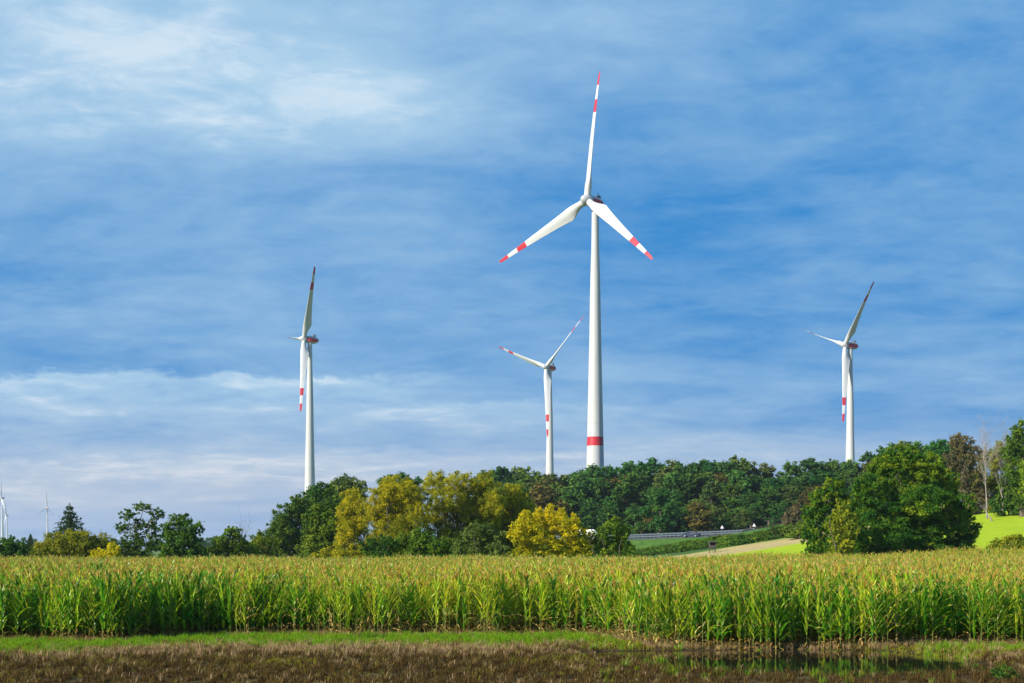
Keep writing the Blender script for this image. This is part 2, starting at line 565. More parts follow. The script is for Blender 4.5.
# foliage colours (linear, real leaves)
M['willow_gold'] = leaf_mat('willow_gold', [(0.13, 0.165, 0.01), (0.37, 0.355, 0.013), (0.6, 0.52, 0.018)], .5, .6, .0, .15)
M['willow_olive'] = leaf_mat('willow_olive', [(0.1, 0.135, 0.012), (0.29, 0.295, 0.014), (0.5, 0.46, 0.02)], .5, .6, .0, .15)
M['yellow_bush'] = leaf_mat('yellow_bush', [(0.147, 0.1995, 0.0074), (0.462, 0.4305, 0.0084), (0.714, 0.609, 0.0126)], .5)
M['olive_bush'] = leaf_mat('olive_bush', [(0.084, 0.144, 0.0096), (0.216, 0.264, 0.0144), (0.408, 0.408, 0.0216)], .45)
M['grey_bush'] = leaf_mat('grey_bush', [(0.081, 0.135, 0.0243), (0.1688, 0.2228, 0.0405), (0.324, 0.3645, 0.0743)], .4)
M['dark_green'] = leaf_mat('dark_green', [(0.0206, 0.0721, 0.009), (0.058, 0.1417, 0.0129), (0.1674, 0.2447, 0.0206)], .35)
M['mid_green'] = leaf_mat('mid_green', [(0.0403, 0.115, 0.0103), (0.1035, 0.207, 0.0138), (0.23, 0.322, 0.0207)], .4)
M['maple_green'] = leaf_mat('maple_green', [(0.0228, 0.0822, 0.0063), (0.0759, 0.1644, 0.0089), (0.2783, 0.3162, 0.0126)], .36)
M['wood_green'] = leaf_mat('wood_green', [(0.0254, 0.0911, 0.0199), (0.0572, 0.1587, 0.0278), (0.1349, 0.2484, 0.0377)], .38, hue_var=.05, val_var=.5)
M['wood_warm'] = leaf_mat('wood_warm', [(0.0331, 0.0966, 0.0166), (0.0759, 0.1794, 0.0235), (0.1656, 0.276, 0.0386)], .38, hue_var=.05, val_var=.4)
M['wood_olive'] = leaf_mat('wood_olive', [(0.0463, 0.0794, 0.0212), (0.0926, 0.1455, 0.0291), (0.1851, 0.2314, 0.0463)], .36, hue_var=.05, val_var=.45)
M['wood_autumn'] = leaf_mat('wood_autumn', [(.06, .075, .02), (.13, .12, .028), (.22, .16, .035)], .3, hue_var=.02)
M['autumn_brown'] = leaf_mat('autumn_brown', [(.07, .07, .035), (.14, .12, .055), (.24, .185, .07)], .3, hue_var=.02)
M['spruce'] = leaf_mat('spruce_needles', [(0.014, 0.042, 0.012), (0.03, 0.075, 0.016), (0.065, 0.12, 0.024)], .2)


def px_tree(name, label, cat, group, y, lobes_px, mat, size=.34, per_area=26, seed=1, base_px=None, fat=1.0, **kw):
    """lobes given as (px, py, rx, ry[, tint[, depth]]) on the picture, turned into solid lobes at distance y"""
    rng = np.random.default_rng(seed + 1000)
    if base_px is None: base_px = sum(l[0] for l in lobes_px) / len(lobes_px)
    bx = (base_px - CX) / F * y
    bz = ground_z(bx, y)
    L = []
    W = (max(l[0] + l[2] for l in lobes_px) - min(l[0] - l[2] for l in lobes_px)) / F * y
    for l in lobes_px:
        dy = (l[5] if len(l) > 5 else rng.uniform(-.22, .22)) * W
        yy = y + dy
        p = at(l[0], l[1], yy)
        rx, rz = l[2] * fat / F * yy, l[3] * fat / F * yy
        L.append((p.x - bx, dy, p.z - bz, rx, (rx + rz) / 2 * 1.05, rz, l[4] if len(l) > 4 and l[4] is not None else rng.uniform(.35, .65)))  # hand-set tints mostly run darker towards the foot of a crown
    return make_tree(name, label, cat, group, (bx, y, bz), L, M[mat], size, per_area, seed, **kw)


GB = 'trees and bushes along the far field edge'
# --- left end of the field edge
px_tree('bush', 'round dark green bush at the left picture edge', 'bush', GB, 172, [(8, 548, 14, 14), (22, 553, 12, 12), (-6, 552, 12, 12), (10, 562, 18, 12)], 'dark_green', size=.26, per_area=44, seed=11, forks=3)
px_tree('bush', 'broad olive green dome shaped bush in front of the dark spruce', 'bush', GB, 165,
        [(58, 544, 18, 15), (80, 543, 20, 16), (45, 556, 16, 14), (98, 548, 16, 15), (70, 560, 26, 14), (105, 560, 14, 14)], 'olive_bush', size=.21, per_area=62, seed=12, forks=4, droop=.7)
px_tree('bush', 'small yellow green bush in front of the olive dome bush', 'bush', GB, 157, [(100, 556, 10, 9, .8), (112, 552, 9, 9, .8), (92, 562, 10, 8, .7)], 'yellow_bush', size=.24, per_area=42, seed=13, forks=3)
px_tree('deciduous_tree', 'tall airy dark green tree with sky showing through its crown', 'tree', GB, 168,
        [(128, 515, 9, 6), (143, 508, 12, 6), (158, 514, 8, 7), (122, 528, 8, 7), (138, 525, 9, 8), (153, 527, 10, 9), (133, 541, 13, 10), (151, 543, 14, 11), (122, 549, 12, 12), (140, 556, 18, 12)],
        'dark_green', size=.24, per_area=36, seed=14, scale=.36, fuzz=.5)
px_tree('deciduous_tree', 'dense dark green tree beside the tall airy tree', 'tree', GB, 162,
        [(181, 520, 11, 8), (171, 531, 12, 10), (192, 529, 11, 10), (180, 541, 18, 13), (168, 551, 12, 12), (196, 549, 11, 13), (182, 559, 22, 12)], 'dark_green', size=.25, per_area=55, seed=15, scale=.36, sub=13)
px_tree('deciduous_tree', 'small dark green tree between the dense dark tree and the dead branches', 'tree', GB, 175,
        [(233, 533, 9, 7), (222, 541, 9, 8), (240, 543, 10, 9), (229, 552, 14, 10), (213, 553, 8, 7), (240, 558, 12, 9)], 'mid_green', size=.26, seed=16, per_area=44)
px_tree('bush', 'pale olive bush behind the dead branches, left of the dark wood edge', 'bush', GB, 178,
        [(258, 541, 10, 11), (270, 546, 9, 10), (250, 552, 11, 10), (264, 556, 12, 10)], 'olive_bush', size=.24, per_area=46, seed=17, forks=3)


def spruce(label, px, top, halfw, base, y, seed):
    rng = np.random.default_rng(seed)
    bx = (px - CX) / F * y; bz = ground_z(bx, y)
    h = EYE + (HY - top) / F * y - bz; w = halfw / F * y
    root = tag(empty('spruce_tree', (bx, y, bz)), label, 'tree', GB)
    blobs = []
    n = 15
    for i in range(n):
        v = (i + .5) / n
        rr = w * (1 - v) ** .62 * 1.1
        k = max(3, int(9 * (1 - v) + 2))
        for j in range(k):
            a = j * 6.283 / k + i * .7 + rng.uniform(-.2, .2); q = rng.uniform(.75, 1.1)
            for s in (.35, .7, 1.0):
                blobs.append((math.cos(a) * rr * q * s, math.sin(a) * rr * q * s, h * (.08 + .90 * v) - rr * .28 * s, rr * .3 + .15, rr * .3 + .15, .36, rng.uniform(.25, .7)))
    blobs.append((0, 0, h * .97, .15, .15, .5, .5))
    V, Q, T = blob_leaves(blobs, 26, .26, rng, .35, .5, .4, .3)
    link('crown', quads_mesh('crown', V, Q, [M['spruce']], None, T), root)
    m = MB(); m.tube([(0, 0, -.3), (0, 0, h * .5), (0, 0, h * .98)], [h * .022, h * .014, .02], 8); m.build('trunk', [M['bark']], root)
    return root


spruce('dark green spruce rising behind the olive dome bush', 70, 504, 24, 556, 185, 21)
spruce('tiny far dark spruce between the round dark bush and the olive dome bush', 30.5, 534, 7, 560, 320, 22)


def bare_tree(label, px, top, y, seed, spread, bark='pale_bark', n=9, cat='tree', group=GB, forks=1, lean=0.0, r=None):
    rng = np.random.default_rng(seed)
    bx = (px - CX) / F * y; bz = ground_z(bx, y)
    h = EYE + (HY - top) / F * y - bz; w = spread / F * y
    root = tag(empty('bare_tree', (bx, y, bz)), label, cat, group)
    tg = []
    for i in range(n):
        a = rng.uniform(0, 6.28); v = rng.uniform(.45, 1.0)
        q = w * rng.uniform(.3, 1) * (1.15 - v * .6)
        tg.append((math.cos(a) * q + lean * h * v, math.sin(a) * q, h * v))
    link('trunk', trunk_mesh(h, r or h * .0075, tg, rng, M[bark], forks, True, lean), root)
    return root


bare_tree('leafless tree with thin grey branches above the small dark green tree', 244, 518, 176, 31, 11, 'bark', 10)

# --- the dark wood edge behind the left turbine's foot, each tree with lobes of its own
GW = 'dark trees at the left edge of the wood'
for i, (lb, y, lobes, mat) in enumerate([
    ('dark green tree with low spreading crown, leftmost of the wood edge', 225, [(284, 519, 15, 14), (298, 509, 14, 12), (277, 534, 11, 12), (295, 533, 18, 16), (283, 549, 16, 14), (304, 550, 16, 14)], 'dark_green'),
    ('lighter green leafy tree low in the wood edge under the left turbine', 205, [(322, 512, 13, 11), (312, 524, 12, 11), (330, 525, 13, 12), (318, 538, 17, 13), (334, 543, 12, 12), (318, 553, 18, 12)], 'mid_green'),
    ('tall dark green tree whose top hides the left turbine\'s foot', 250, [(322, 492, 13, 9), (311, 503, 13, 11), (333, 502, 13, 12), (300, 512, 10, 10), (322, 515, 18, 13), (335, 528, 14, 16), (318, 538, 20, 18)], 'dark_green'),
    ('grey green tree top right of the left turbine', 262, [(347, 484, 11, 9), (337, 491, 11, 10), (358, 489, 12, 9), (349, 502, 18, 14), (350, 522, 20, 18)], 'grey_bush'),
    ('dark green tree top rising just behind the golden willows', 300, [(398, 480, 12, 7), (386, 484, 10, 8), (412, 485, 11, 8), (398, 496, 20, 14), (398, 520, 20, 20)], 'wood_green'),
]):
    px_tree('deciduous_tree', lb, 'tree', GW, y, lobes, mat, size=.34, per_area=28, seed=40 + i, fat=1.05)

# --- golden willows
GY = 'golden and olive willows behind the maize'
px_tree('willow_tree', 'narrow golden yellow willow, leftmost of the willows', 'tree', GY, 170,
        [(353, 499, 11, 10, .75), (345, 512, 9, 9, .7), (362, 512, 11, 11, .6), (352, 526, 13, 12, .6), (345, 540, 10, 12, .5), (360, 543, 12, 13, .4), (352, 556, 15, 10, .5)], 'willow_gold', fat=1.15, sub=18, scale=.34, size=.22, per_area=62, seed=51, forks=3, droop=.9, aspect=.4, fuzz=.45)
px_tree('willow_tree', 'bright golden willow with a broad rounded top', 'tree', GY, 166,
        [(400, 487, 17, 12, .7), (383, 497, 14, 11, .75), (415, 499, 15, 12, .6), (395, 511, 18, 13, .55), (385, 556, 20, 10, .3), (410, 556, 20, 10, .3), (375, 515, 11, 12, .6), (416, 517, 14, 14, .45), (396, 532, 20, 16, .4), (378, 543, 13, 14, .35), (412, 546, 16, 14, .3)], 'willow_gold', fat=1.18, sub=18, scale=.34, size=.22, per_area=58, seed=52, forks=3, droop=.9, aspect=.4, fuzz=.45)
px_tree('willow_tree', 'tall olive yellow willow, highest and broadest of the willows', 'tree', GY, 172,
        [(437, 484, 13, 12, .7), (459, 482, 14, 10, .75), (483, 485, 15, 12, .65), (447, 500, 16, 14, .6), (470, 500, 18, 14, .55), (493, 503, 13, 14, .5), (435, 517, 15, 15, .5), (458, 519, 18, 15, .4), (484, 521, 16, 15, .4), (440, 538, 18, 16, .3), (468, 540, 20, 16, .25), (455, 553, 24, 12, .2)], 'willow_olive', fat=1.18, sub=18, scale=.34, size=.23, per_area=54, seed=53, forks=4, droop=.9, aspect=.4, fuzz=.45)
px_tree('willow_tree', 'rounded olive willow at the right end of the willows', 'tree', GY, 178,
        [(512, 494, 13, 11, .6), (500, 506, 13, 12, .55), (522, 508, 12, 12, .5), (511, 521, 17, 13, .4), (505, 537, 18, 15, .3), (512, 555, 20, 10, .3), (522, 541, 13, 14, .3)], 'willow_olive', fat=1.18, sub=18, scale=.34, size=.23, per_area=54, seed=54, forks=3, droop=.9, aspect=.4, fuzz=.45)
px_tree('bush', 'low yellow bush at the foot of the narrow golden willow', 'bush', GY, 152, [(328, 554, 11, 8, .5), (340, 556, 10, 9, .5), (317, 559, 9, 7, .5)], 'willow_gold', size=.23, per_area=44, seed=55, forks=3)
for i, (lb, y, lobes, mat) in enumerate([
    ('dark green bush under the bright golden willow', 154, [(372, 548, 12, 10), (386, 545, 12, 11), (378, 558, 16, 9)], 'dark_green'),
    ('shaggy dark green bush under the middle of the tall olive willow', 156, [(404, 544, 12, 11), (419, 541, 13, 13), (434, 546, 12, 12), (418, 557, 20, 10)], 'mid_green'),
    ('rounded grey green bush left of the bright yellow bush', 150, [(480, 532, 14, 11), (468, 541, 12, 11), (494, 541, 12, 12), (460, 550, 10, 10), (480, 550, 18, 12), (500, 553, 10, 10)], 'grey_bush'),
    ('dark green bush between the tall olive willow and the grey green bush', 158, [(447, 547, 13, 12), (458, 554, 14, 11), (440, 556, 14, 10)], 'dark_green'),
    ('bright yellow bush with a ragged rounded top', 148, [(533, 521, 12, 11, .6), (552, 520, 13, 10, .65), (568, 527, 13, 12, .6), (520, 532, 12, 12, .55), (542, 535, 17, 13, .5), (578, 539, 12, 12, .5), (560, 545, 18, 13, .4), (527, 548, 15, 13, .4), (580, 552, 12, 10, .4), (522, 557, 14, 9, .4), (545, 556, 18, 10, .4), (568, 557, 16, 9, .4), (539, 514, 5, 8, .7), (550, 512, 5, 9, .7), (562, 516, 6, 9, .7), (524, 521, 6, 9, .7), (575, 523, 5, 9, .6)], 'yellow_bush'),
    ('small olive bush between the bright yellow bush and the small green tree', 152, [(586, 539, 8, 8), (595, 539, 8, 8), (601, 545, 8, 9), (586, 553, 9, 8)], 'olive_bush'),
    ('small bright green tree standing alone left of the road', 148, [(614, 524, 9, 8), (605, 534, 9, 9), (622, 534, 10, 9), (613, 544, 13, 10), (603, 552, 9, 9), (625, 550, 10, 10)], 'mid_green'),
]):
    px_tree('small_tree' if 'small bright' in lb else 'bush', lb, 'tree' if 'small bright' in lb else 'bush', GY, y, lobes, mat, size=.21, per_area=62, seed=60 + i, forks=4, fat=1.08, scale=.36, sub=13, fuzz=.5)

# --- big lone tree group on the right
GR = 'trees at the right end of the field'
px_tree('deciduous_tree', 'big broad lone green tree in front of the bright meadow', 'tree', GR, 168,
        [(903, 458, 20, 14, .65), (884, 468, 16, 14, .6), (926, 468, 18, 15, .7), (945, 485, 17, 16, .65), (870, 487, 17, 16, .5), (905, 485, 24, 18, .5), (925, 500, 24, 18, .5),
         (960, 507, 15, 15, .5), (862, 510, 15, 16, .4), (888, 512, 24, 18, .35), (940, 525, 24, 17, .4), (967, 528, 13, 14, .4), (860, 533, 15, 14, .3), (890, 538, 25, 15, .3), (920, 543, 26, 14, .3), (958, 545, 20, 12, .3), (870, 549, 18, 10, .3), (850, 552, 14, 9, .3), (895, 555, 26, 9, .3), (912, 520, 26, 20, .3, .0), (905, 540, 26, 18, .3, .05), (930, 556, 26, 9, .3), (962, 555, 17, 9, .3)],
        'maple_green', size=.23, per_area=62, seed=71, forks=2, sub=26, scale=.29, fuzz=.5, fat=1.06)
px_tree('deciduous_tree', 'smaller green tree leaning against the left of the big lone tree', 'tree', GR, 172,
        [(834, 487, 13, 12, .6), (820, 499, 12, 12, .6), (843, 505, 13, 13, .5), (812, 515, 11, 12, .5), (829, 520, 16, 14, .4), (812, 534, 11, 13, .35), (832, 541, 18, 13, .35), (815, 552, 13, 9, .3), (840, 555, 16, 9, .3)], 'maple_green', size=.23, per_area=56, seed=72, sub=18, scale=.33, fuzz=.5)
px_tree('bush', 'olive green upright bush before the gap between the two right trees', 'bush', GR, 160,
        [(843, 511, 10, 12), (836, 524, 10, 12), (850, 527, 10, 13), (842, 541, 14, 14), (842, 554, 14, 10)], 'olive_bush', size=.3, per_area=26, seed=73, forks=3)
px_tree('bush', 'olive bush on the bright meadow at the right picture edge', 'bush', GR, 158, [(1010, 543, 14, 9), (998, 549, 12, 8), (1024, 545, 14, 11), (1010, 553, 22, 8)], 'olive_bush', size=.28, per_area=34, seed=74, forks=3)
GE = 'wood edge above the bright meadow'
for i, (nm, lb, y, lobes, mat) in enumerate([
    ('deciduous_tree', 'dark green tree top behind the big lone tree, beside the brown tree', 300, [(942, 447, 12, 9), (932, 456, 12, 12), (950, 463, 14, 14), (940, 482, 18, 18)], 'wood_green'),
    ('deciduous_tree', 'rust brown thinning autumn tree above the big lone tree', 275, [(962, 443, 13, 10), (972, 455, 13, 12), (955, 460, 12, 12), (968, 475, 15, 15), (975, 497, 14, 16), (962, 515, 14, 16)], 'autumn_brown'),
    ('deciduous_tree', 'dark olive tree behind the bare pale trunks', 285, [(990, 462, 12, 14), (1005, 455, 12, 14), (985, 485, 13, 16), (1004, 488, 14, 18), (995, 508, 18, 14)], 'olive_bush'),
    ('deciduous_tree', 'dark undergrowth tree at the top edge of the bright meadow', 262, [(1008, 490, 10, 16), (1018, 505, 12, 16), (1000, 508, 10, 14)], 'dark_green'),
    ('deciduous_tree', 'tallest green tree at the right picture edge', 255, [(1022, 432, 12, 12), (1014, 450, 12, 13), (1030, 452, 14, 15), (1020, 472, 14, 15), (1024, 494, 15, 15)], 'mid_green'),
    ('deciduous_tree', 'light yellow green tree low at the right picture edge', 245, [(1027, 470, 7, 12, .9), (1029, 490, 8, 14, .9)], 'mid_green'),
]):
    px_tree(nm, lb, 'tree', GE, y, lobes, mat, size=.42, per_area=15 if mat == 'autumn_brown' else 18, seed=80 + i, fuzz=.55 if mat == 'autumn_brown' else .4)
bare_tree('leafless pale barked tree above the meadow, left of two', 987, 424, 258, 91, 13, 'pale_bark', 18, group=GE)
bare_tree('leafless pale barked tree above the meadow, right of two', 1003, 424, 261, 92, 10, 'pale_bark', 18, group=GE)
bare_tree('pale leaning dead trunk at the top edge of the meadow', 993, 500, 250, 93, 6, 'pale_bark', 3, group=GE, lean=-.7, r=.16)

# --- long wood behind the road: shared crowns, individual trees
GF = 'trees of the long wood behind the road'
forest_variants = []
for v in range(9):
    rng = np.random.default_rng(300 + v)
    h, w = 20.0, rng.uniform(8.5, 11.5)
    L = auto_lobes(w, h, 'oak', rng)
    blobs = lobes_to_blobs(L, rng, 9, .45)
    V, Q, T = blob_leaves(blobs, 7.0, .62, rng, .7, 0, .4, .4)
    V[:, 2] = np.maximum(V[:, 2], .1)
    kind = 'wood_autumn' if v == 8 else ('wood_green', 'wood_warm', 'wood_green', 'wood_olive')[v % 4]
    forest_variants.append((quads_mesh('wood_crown', V, Q, [M[kind]], None, T), trunk_mesh(h, .3, [l[:3] for l in L], rng, M['bark']), h))

prof_x = [470, 485, 500, 520, 540, 560, 575, 590, 620, 650, 700, 720, 740, 760, 800, 830, 850, 870, 905, 940, 960]
prof_y = [468, 470, 467, 468, 472, 470, 464, 466, 460, 458, 458, 460, 457, 462, 460, 457, 458, 450, 441, 440, 436]
rngf = np.random.default_rng(77)


def forest_tree(px, top, y, v, label, hmin=6):
    bx = (px - CX) / F * y; bz = float(hill(bx, y))
    h = max(hmin, EYE + (HY - top) / F * y - bz)
    cm, tm, h0 = forest_variants[v]
    root = tag(empty('woodland_tree', (bx, y, bz - .2), rngf.uniform(0, 6.28)), label, 'tree', GF)
    s = h / h0; sw = s * rngf.uniform(1.05, 1.4) if h > 14 else s * rngf.uniform(1.4, 1.9)
    root.scale = (sw, sw, s)
    link('crown', cm, root); link('trunk', tm, root)


lab = {0: 'dark green broadleaf tree in the top row of the long wood',
       1: 'dark green broadleaf tree in the middle of the long wood',
       2: 'dark green broadleaf tree at the road edge of the long wood',
       3: 'low dark shrubby tree at the foot of the long wood',
       4: 'brown green autumn tree inside the long wood'}
for rank, (y0, dpx, step, off) in enumerate([(440, 30, 17, 1), (418, 0, 18, 12), (396, 0, 20, 27), (378, 0, 22, 45)]):
    x = 476 + rngf.uniform(0, 14)
    while x < (965 if rank < 3 else 800):
        top = float(np.interp(x, prof_x, prof_y)) + off + rngf.normal(0, 2.2 if rank < 2 else 6)
        if x < 640 and rank > 1: pass
        y = y0 + rngf.uniform(-8, 8)
        v = int(rngf.integers(0, 8))
        autumn = rngf.random() < .07
        forest_tree(x, top, y, 8 if autumn else v, lab[4] if autumn else lab[rank])
        x += step * rngf.uniform(.75, 1.25)
for px in np.arange(640, 830, 9.5):
    y = 366 + rngf.uniform(-3, 3)
    forest_tree(px, 517 + rngf.normal(0, 4) - .06 * max(0, px - 700), y, int(rngf.integers(0, 8)), lab[3], 4)
for x, top, y, v, lb in [(660, 486, 362, 2, 'broad round grey green tree standing out at the road edge of the wood'),
                         (699, 500, 360, 8, 'small orange brown tree beside the broad round tree'),
                         (545, 482, 380, 8, 'orange brown tree in the wood above the bright yellow bush')]:
    forest_tree(x, top, y, v, lb)
GS = 'bushes at the right end of the road'
for i, (lb, y, lobes, mat) in enumerate([
    ('orange brown bush at the right end of the road', 300, [(796, 510, 6, 8), (788, 519, 7, 8), (797, 525, 8, 9)], 'autumn_brown'),
    ('low dark green bush hiding the right end of the road', 285, [(778, 532, 12, 7), (766, 537, 10, 6), (792, 534, 12, 9), (780, 541, 18, 6)], 'dark_green'),
    ('green bush between the road and the smaller right tree', 270, [(803, 528, 10, 9), (798, 538, 12, 8)], 'mid_green'),
]):
    px_tree('bush', lb, 'bush', GS, y, lobes, mat, size=.4, per_area=20, seed=110 + i, forks=3)


# ------------------------------------------------------------------ maize
M['maize_leaf'] = leaf_mat('maize_leaf', [(0.035, 0.165, 0.014), (0.18, 0.4, 0.014), (0.6, 0.64, 0.035)], .55, .36, .05, .45, .5)
M['maize_dry'] = leaf_mat('maize_dry_leaf', [(.22, .11, .03), (.42, .26, .06), (.56, .42, .13)], .35, .7)
M['maize_stalk'] = leaf_mat('maize_stalk', [(.09, .14, .03), (.17, .19, .05)], .1, .5)
M['maize_tassel'] = leaf_mat('maize_tassel', [(0.38, 0.18, 0.03), (0.58, 0.4, 0.07), (0.62, 0.52, 0.11)], .4, .7)
M['maize_husk'] = leaf_mat('maize_husk', [(.14, .20, .05), (.30, .30, .10)], .2, .6)


def maize_meshes(seed, dry=.3, hs=2.1, tint=0.0, tas=1.0, broad=1.0):
    rng = np.random.default_rng(seed)
    st, lf, ta, ea = MB(), MB(), MB(), MB()
    lean = rng.normal(0, .03, 2)
    def axis(z): return np.array((lean[0] * z * z * .5, lean[1] * z * z * .5, z))
    zs = np.linspace(-.05, hs, 9)
    st.tube([axis(z) for z in zs], np.linspace(.017, .007, 9), 5, 0, .5)
    n = 16; az = rng.uniform(0, 6.28)
    for i in range(n):
        v = i / (n - 1)
        z = .08 + v * (hs - .12)
        a = az + (i % 2) * math.pi + rng.normal(0, .35)
        isdry = v < dry * rng.uniform(.7, 1.3)
        L = rng.uniform(.5, .8) * (.8 + .4 * math.sin(math.pi * (.1 + .7 * v)))
        th0 = math.radians(rng.uniform(12, 40) * (1 - .55 * max(0, v - .4))); dth = math.radians(rng.uniform(10, 120) * (1 - .55 * v))
        wmax = rng.uniform(.07, .105) * broad
        if isdry:
            th0 = math.radians(rng.uniform(20, 130)); dth = math.radians(rng.uniform(30, 110)); wmax *= .75; L *= rng.uniform(.4, .95)
        seg = 8; p = axis(z); pts = []; ang = []
        for s in range(seg + 1):
            t = s / seg
            pts.append(p.copy()); th = th0 + dth * t ** 1.4; ang.append(th)
            p = p + np.array((math.cos(a) * math.sin(th), math.sin(a) * math.sin(th), math.cos(th))) * L / seg
        side = np.array((-math.sin(a), math.cos(a), 0)); tw = rng.normal(0, .5)
        V = []
        for s in range(seg + 1):
            t = s / seg
            w = wmax * .5 * min(1, .45 + 3.5 * t) * (1 - t ** 2.2) + .002
            nrm = np.array((-math.cos(a) * math.cos(ang[s]), -math.sin(a) * math.cos(ang[s]), math.sin(ang[s])))
            sd = side * math.cos(tw * t) + nrm * math.sin(tw * t); nr = np.cross(sd, side) if False else nrm
            wav = .012 * math.sin(t * 17 + i)
            V += [pts[s] + sd * w + nr * (w * .45 + wav), pts[s], pts[s] - sd * w + nr * (w * .45 - wav)]
        Q = []
        for s in range(seg):
            for c in (0, 1): Q.append((s * 3 + c, s * 3 + c + 1, s * 3 + c + 4, s * 3 + c + 3))
        T = np.clip(rng.uniform(.0, .8) + tint + .12 * v + rng.normal(0, .05, len(Q)), 0, 1)
        mi = np.full(len(Q), 1 if isdry else 0)
        if not isdry and rng.random() < .35: mi[-4:] = 1           # withered tip
        lf.add(V, Q, mi, T)
    top = axis(hs)
    ta.tube([top, top + np.array((0, 0, .18)), top + np.array((rng.normal(0, .03), rng.normal(0, .03), .40))], [.007, .007, .003], 4, 0, .6)
    for i in range(int(8 * tas)):
        a = rng.uniform(0, 6.28); z0 = rng.uniform(.03, .2); sp = rng.uniform(.05, .16); L = rng.uniform(.14, .24) * tas
        b = top + np.array((0, 0, z0)); e = b + np.array((math.cos(a) * sp, math.sin(a) * sp, L)); m_ = (b + e) / 2 + np.array((0, 0, .04))
        ta.tube([b, m_, e], [.006, .009, .004], 4, 0, rng.uniform(.1, .9))
    a = az + rng.uniform(-.5, .5); z = rng.uniform(.85, 1.15)
    d = np.array((math.cos(a) * .35, math.sin(a) * .35, .9)); b = axis(z)
    ea.tube([b, b + d * .06, b + d * .14, b + d * .21, b + d * .25], [.012, .028, .032, .022, .008], 7, 0, .5)
    ea.tube([b + d * .25, b + d * .29 + np.array((0, 0, -.01)), b + d * .31 + np.array((math.cos(a) * .03, math.sin(a) * .03, -.04))], [.012, .016, .006], 5, 1, .1)
    return (st.mesh('stalk', [M['maize_stalk']]), lf.mesh('leaves', [M['maize_leaf'], M['maize_dry']]),
            ta.mesh('tassel', [M['maize_tassel']]), ea.mesh('ear', [M['maize_husk'], M['maize_tassel']]))


maize = []
for v in range(14):
    dry = [.06, .14, .22, .3, .10, .3, .22, .12, .34, .08, .26, .16, .75, .6][v]
    tn = [0, .05, .22, .35, -.1, .3, .42, 0, .38, -.12, .48, .1, .45, .5][v]
    g_ = v in (0, 1, 4, 7, 9, 11)
    maize.append(maize_meshes(500 + v, dry, RNG.uniform(1.85, 2.0) if g_ else RNG.uniform(1.95, 2.2), tn, .65 if g_ else 1.35, 1.25 if g_ else .95))


def gn_scatter(name, collection, pts, rot, scl, idx, label=None):
    """one object whose geometry nodes set the collection's members on its points"""
    me = D.meshes.new(name)
    n = len(pts); me.vertices.add(n); me.vertices.foreach_set('co', np.asarray(pts, np.float32).ravel())
    for nm, typ, val in (('rotz', 'FLOAT', rot), ('scl', 'FLOAT', scl), ('vid', 'INT', idx)):
        a = me.attributes.new(nm, typ, 'POINT'); a.data.foreach_set('value', np.asarray(val, np.float32 if typ == 'FLOAT' else np.int32))
    me.update()
    o = link(name, me)
    ng = D.node_groups.new(name + '_nodes', 'GeometryNodeTree')
    ng.interface.new_socket('Geometry', in_out='INPUT', socket_type='NodeSocketGeometry')
    ng.interface.new_socket('Geometry', in_out='OUTPUT', socket_type='NodeSocketGeometry')
    gi = ng.nodes.new('NodeGroupInput'); go = ng.nodes.new('NodeGroupOutput')
    iop = ng.nodes.new('GeometryNodeInstanceOnPoints'); iop.inputs['Pick Instance'].default_value = True
    ci = ng.nodes.new('GeometryNodeCollectionInfo'); ci.inputs['Collection'].default_value = collection
    ci.inputs['Separate Children'].default_value = True; ci.inputs['Reset Children'].default_value = True
    def named(nm, typ):
        k = ng.nodes.new('GeometryNodeInputNamedAttribute'); k.data_type = typ; k.inputs['Name'].default_value = nm
        return k.outputs[0]
    cx = ng.nodes.new('ShaderNodeCombineXYZ'); ng.links.new(named('rotz', 'FLOAT'), cx.inputs[2])
    sx = ng.nodes.new('ShaderNodeCombineXYZ'); s_ = named('scl', 'FLOAT')
    for k in range(3): ng.links.new(s_, sx.inputs[k])
    ng.links.new(gi.outputs[0], iop.inputs['Points']); ng.links.new(ci.outputs[0], iop.inputs['Instance'])
    ng.links.new(named('vid', 'INT'), iop.inputs['Instance Index'])
    ng.links.new(cx.outputs[0], iop.inputs['Rotation']); ng.links.new(sx.outputs[0], iop.inputs['Scale'])
    ng.links.new(iop.outputs[0], go.inputs[0])
    md = o.modifiers.new('scatter', 'NODES'); md.node_group = ng
    return o


def join_meshes(name, parts):
    """one mesh of several meshes made by MB (their materials side by side)"""
    V, Q, MI, T, mats = [], [], [], [], []; n = 0
    for me in parts:
        v = np.empty(len(me.vertices) * 3, np.float32); me.vertices.foreach_get('co', v)
        q = np.empty(len(me.loops), np.int32); me.loops.foreach_get('vertex_index', q)
        mi = np.empty(len(me.polygons), np.int32); me.polygons.foreach_get('material_index', mi)
        t = np.empty(len(me.polygons), np.float32); me.attributes['tint'].data.foreach_get('value', t)
        V.append(v.reshape(-1, 3)); Q.append(q.reshape(-1, 4) + n); n += len(me.vertices)
        MI.append(mi + len(mats)); mats += list(me.materials); T.append(t)
    return quads_mesh(name, np.vstack(V), np.vstack(Q), mats, np.concatenate(MI), np.concatenate(T))


maize_col = D.collections.new('maize_sources')
for v, ms in enumerate(maize):
    maize_col.objects.link(D.objects.new('source_%02d' % v, join_meshes('maize_source', ms)))

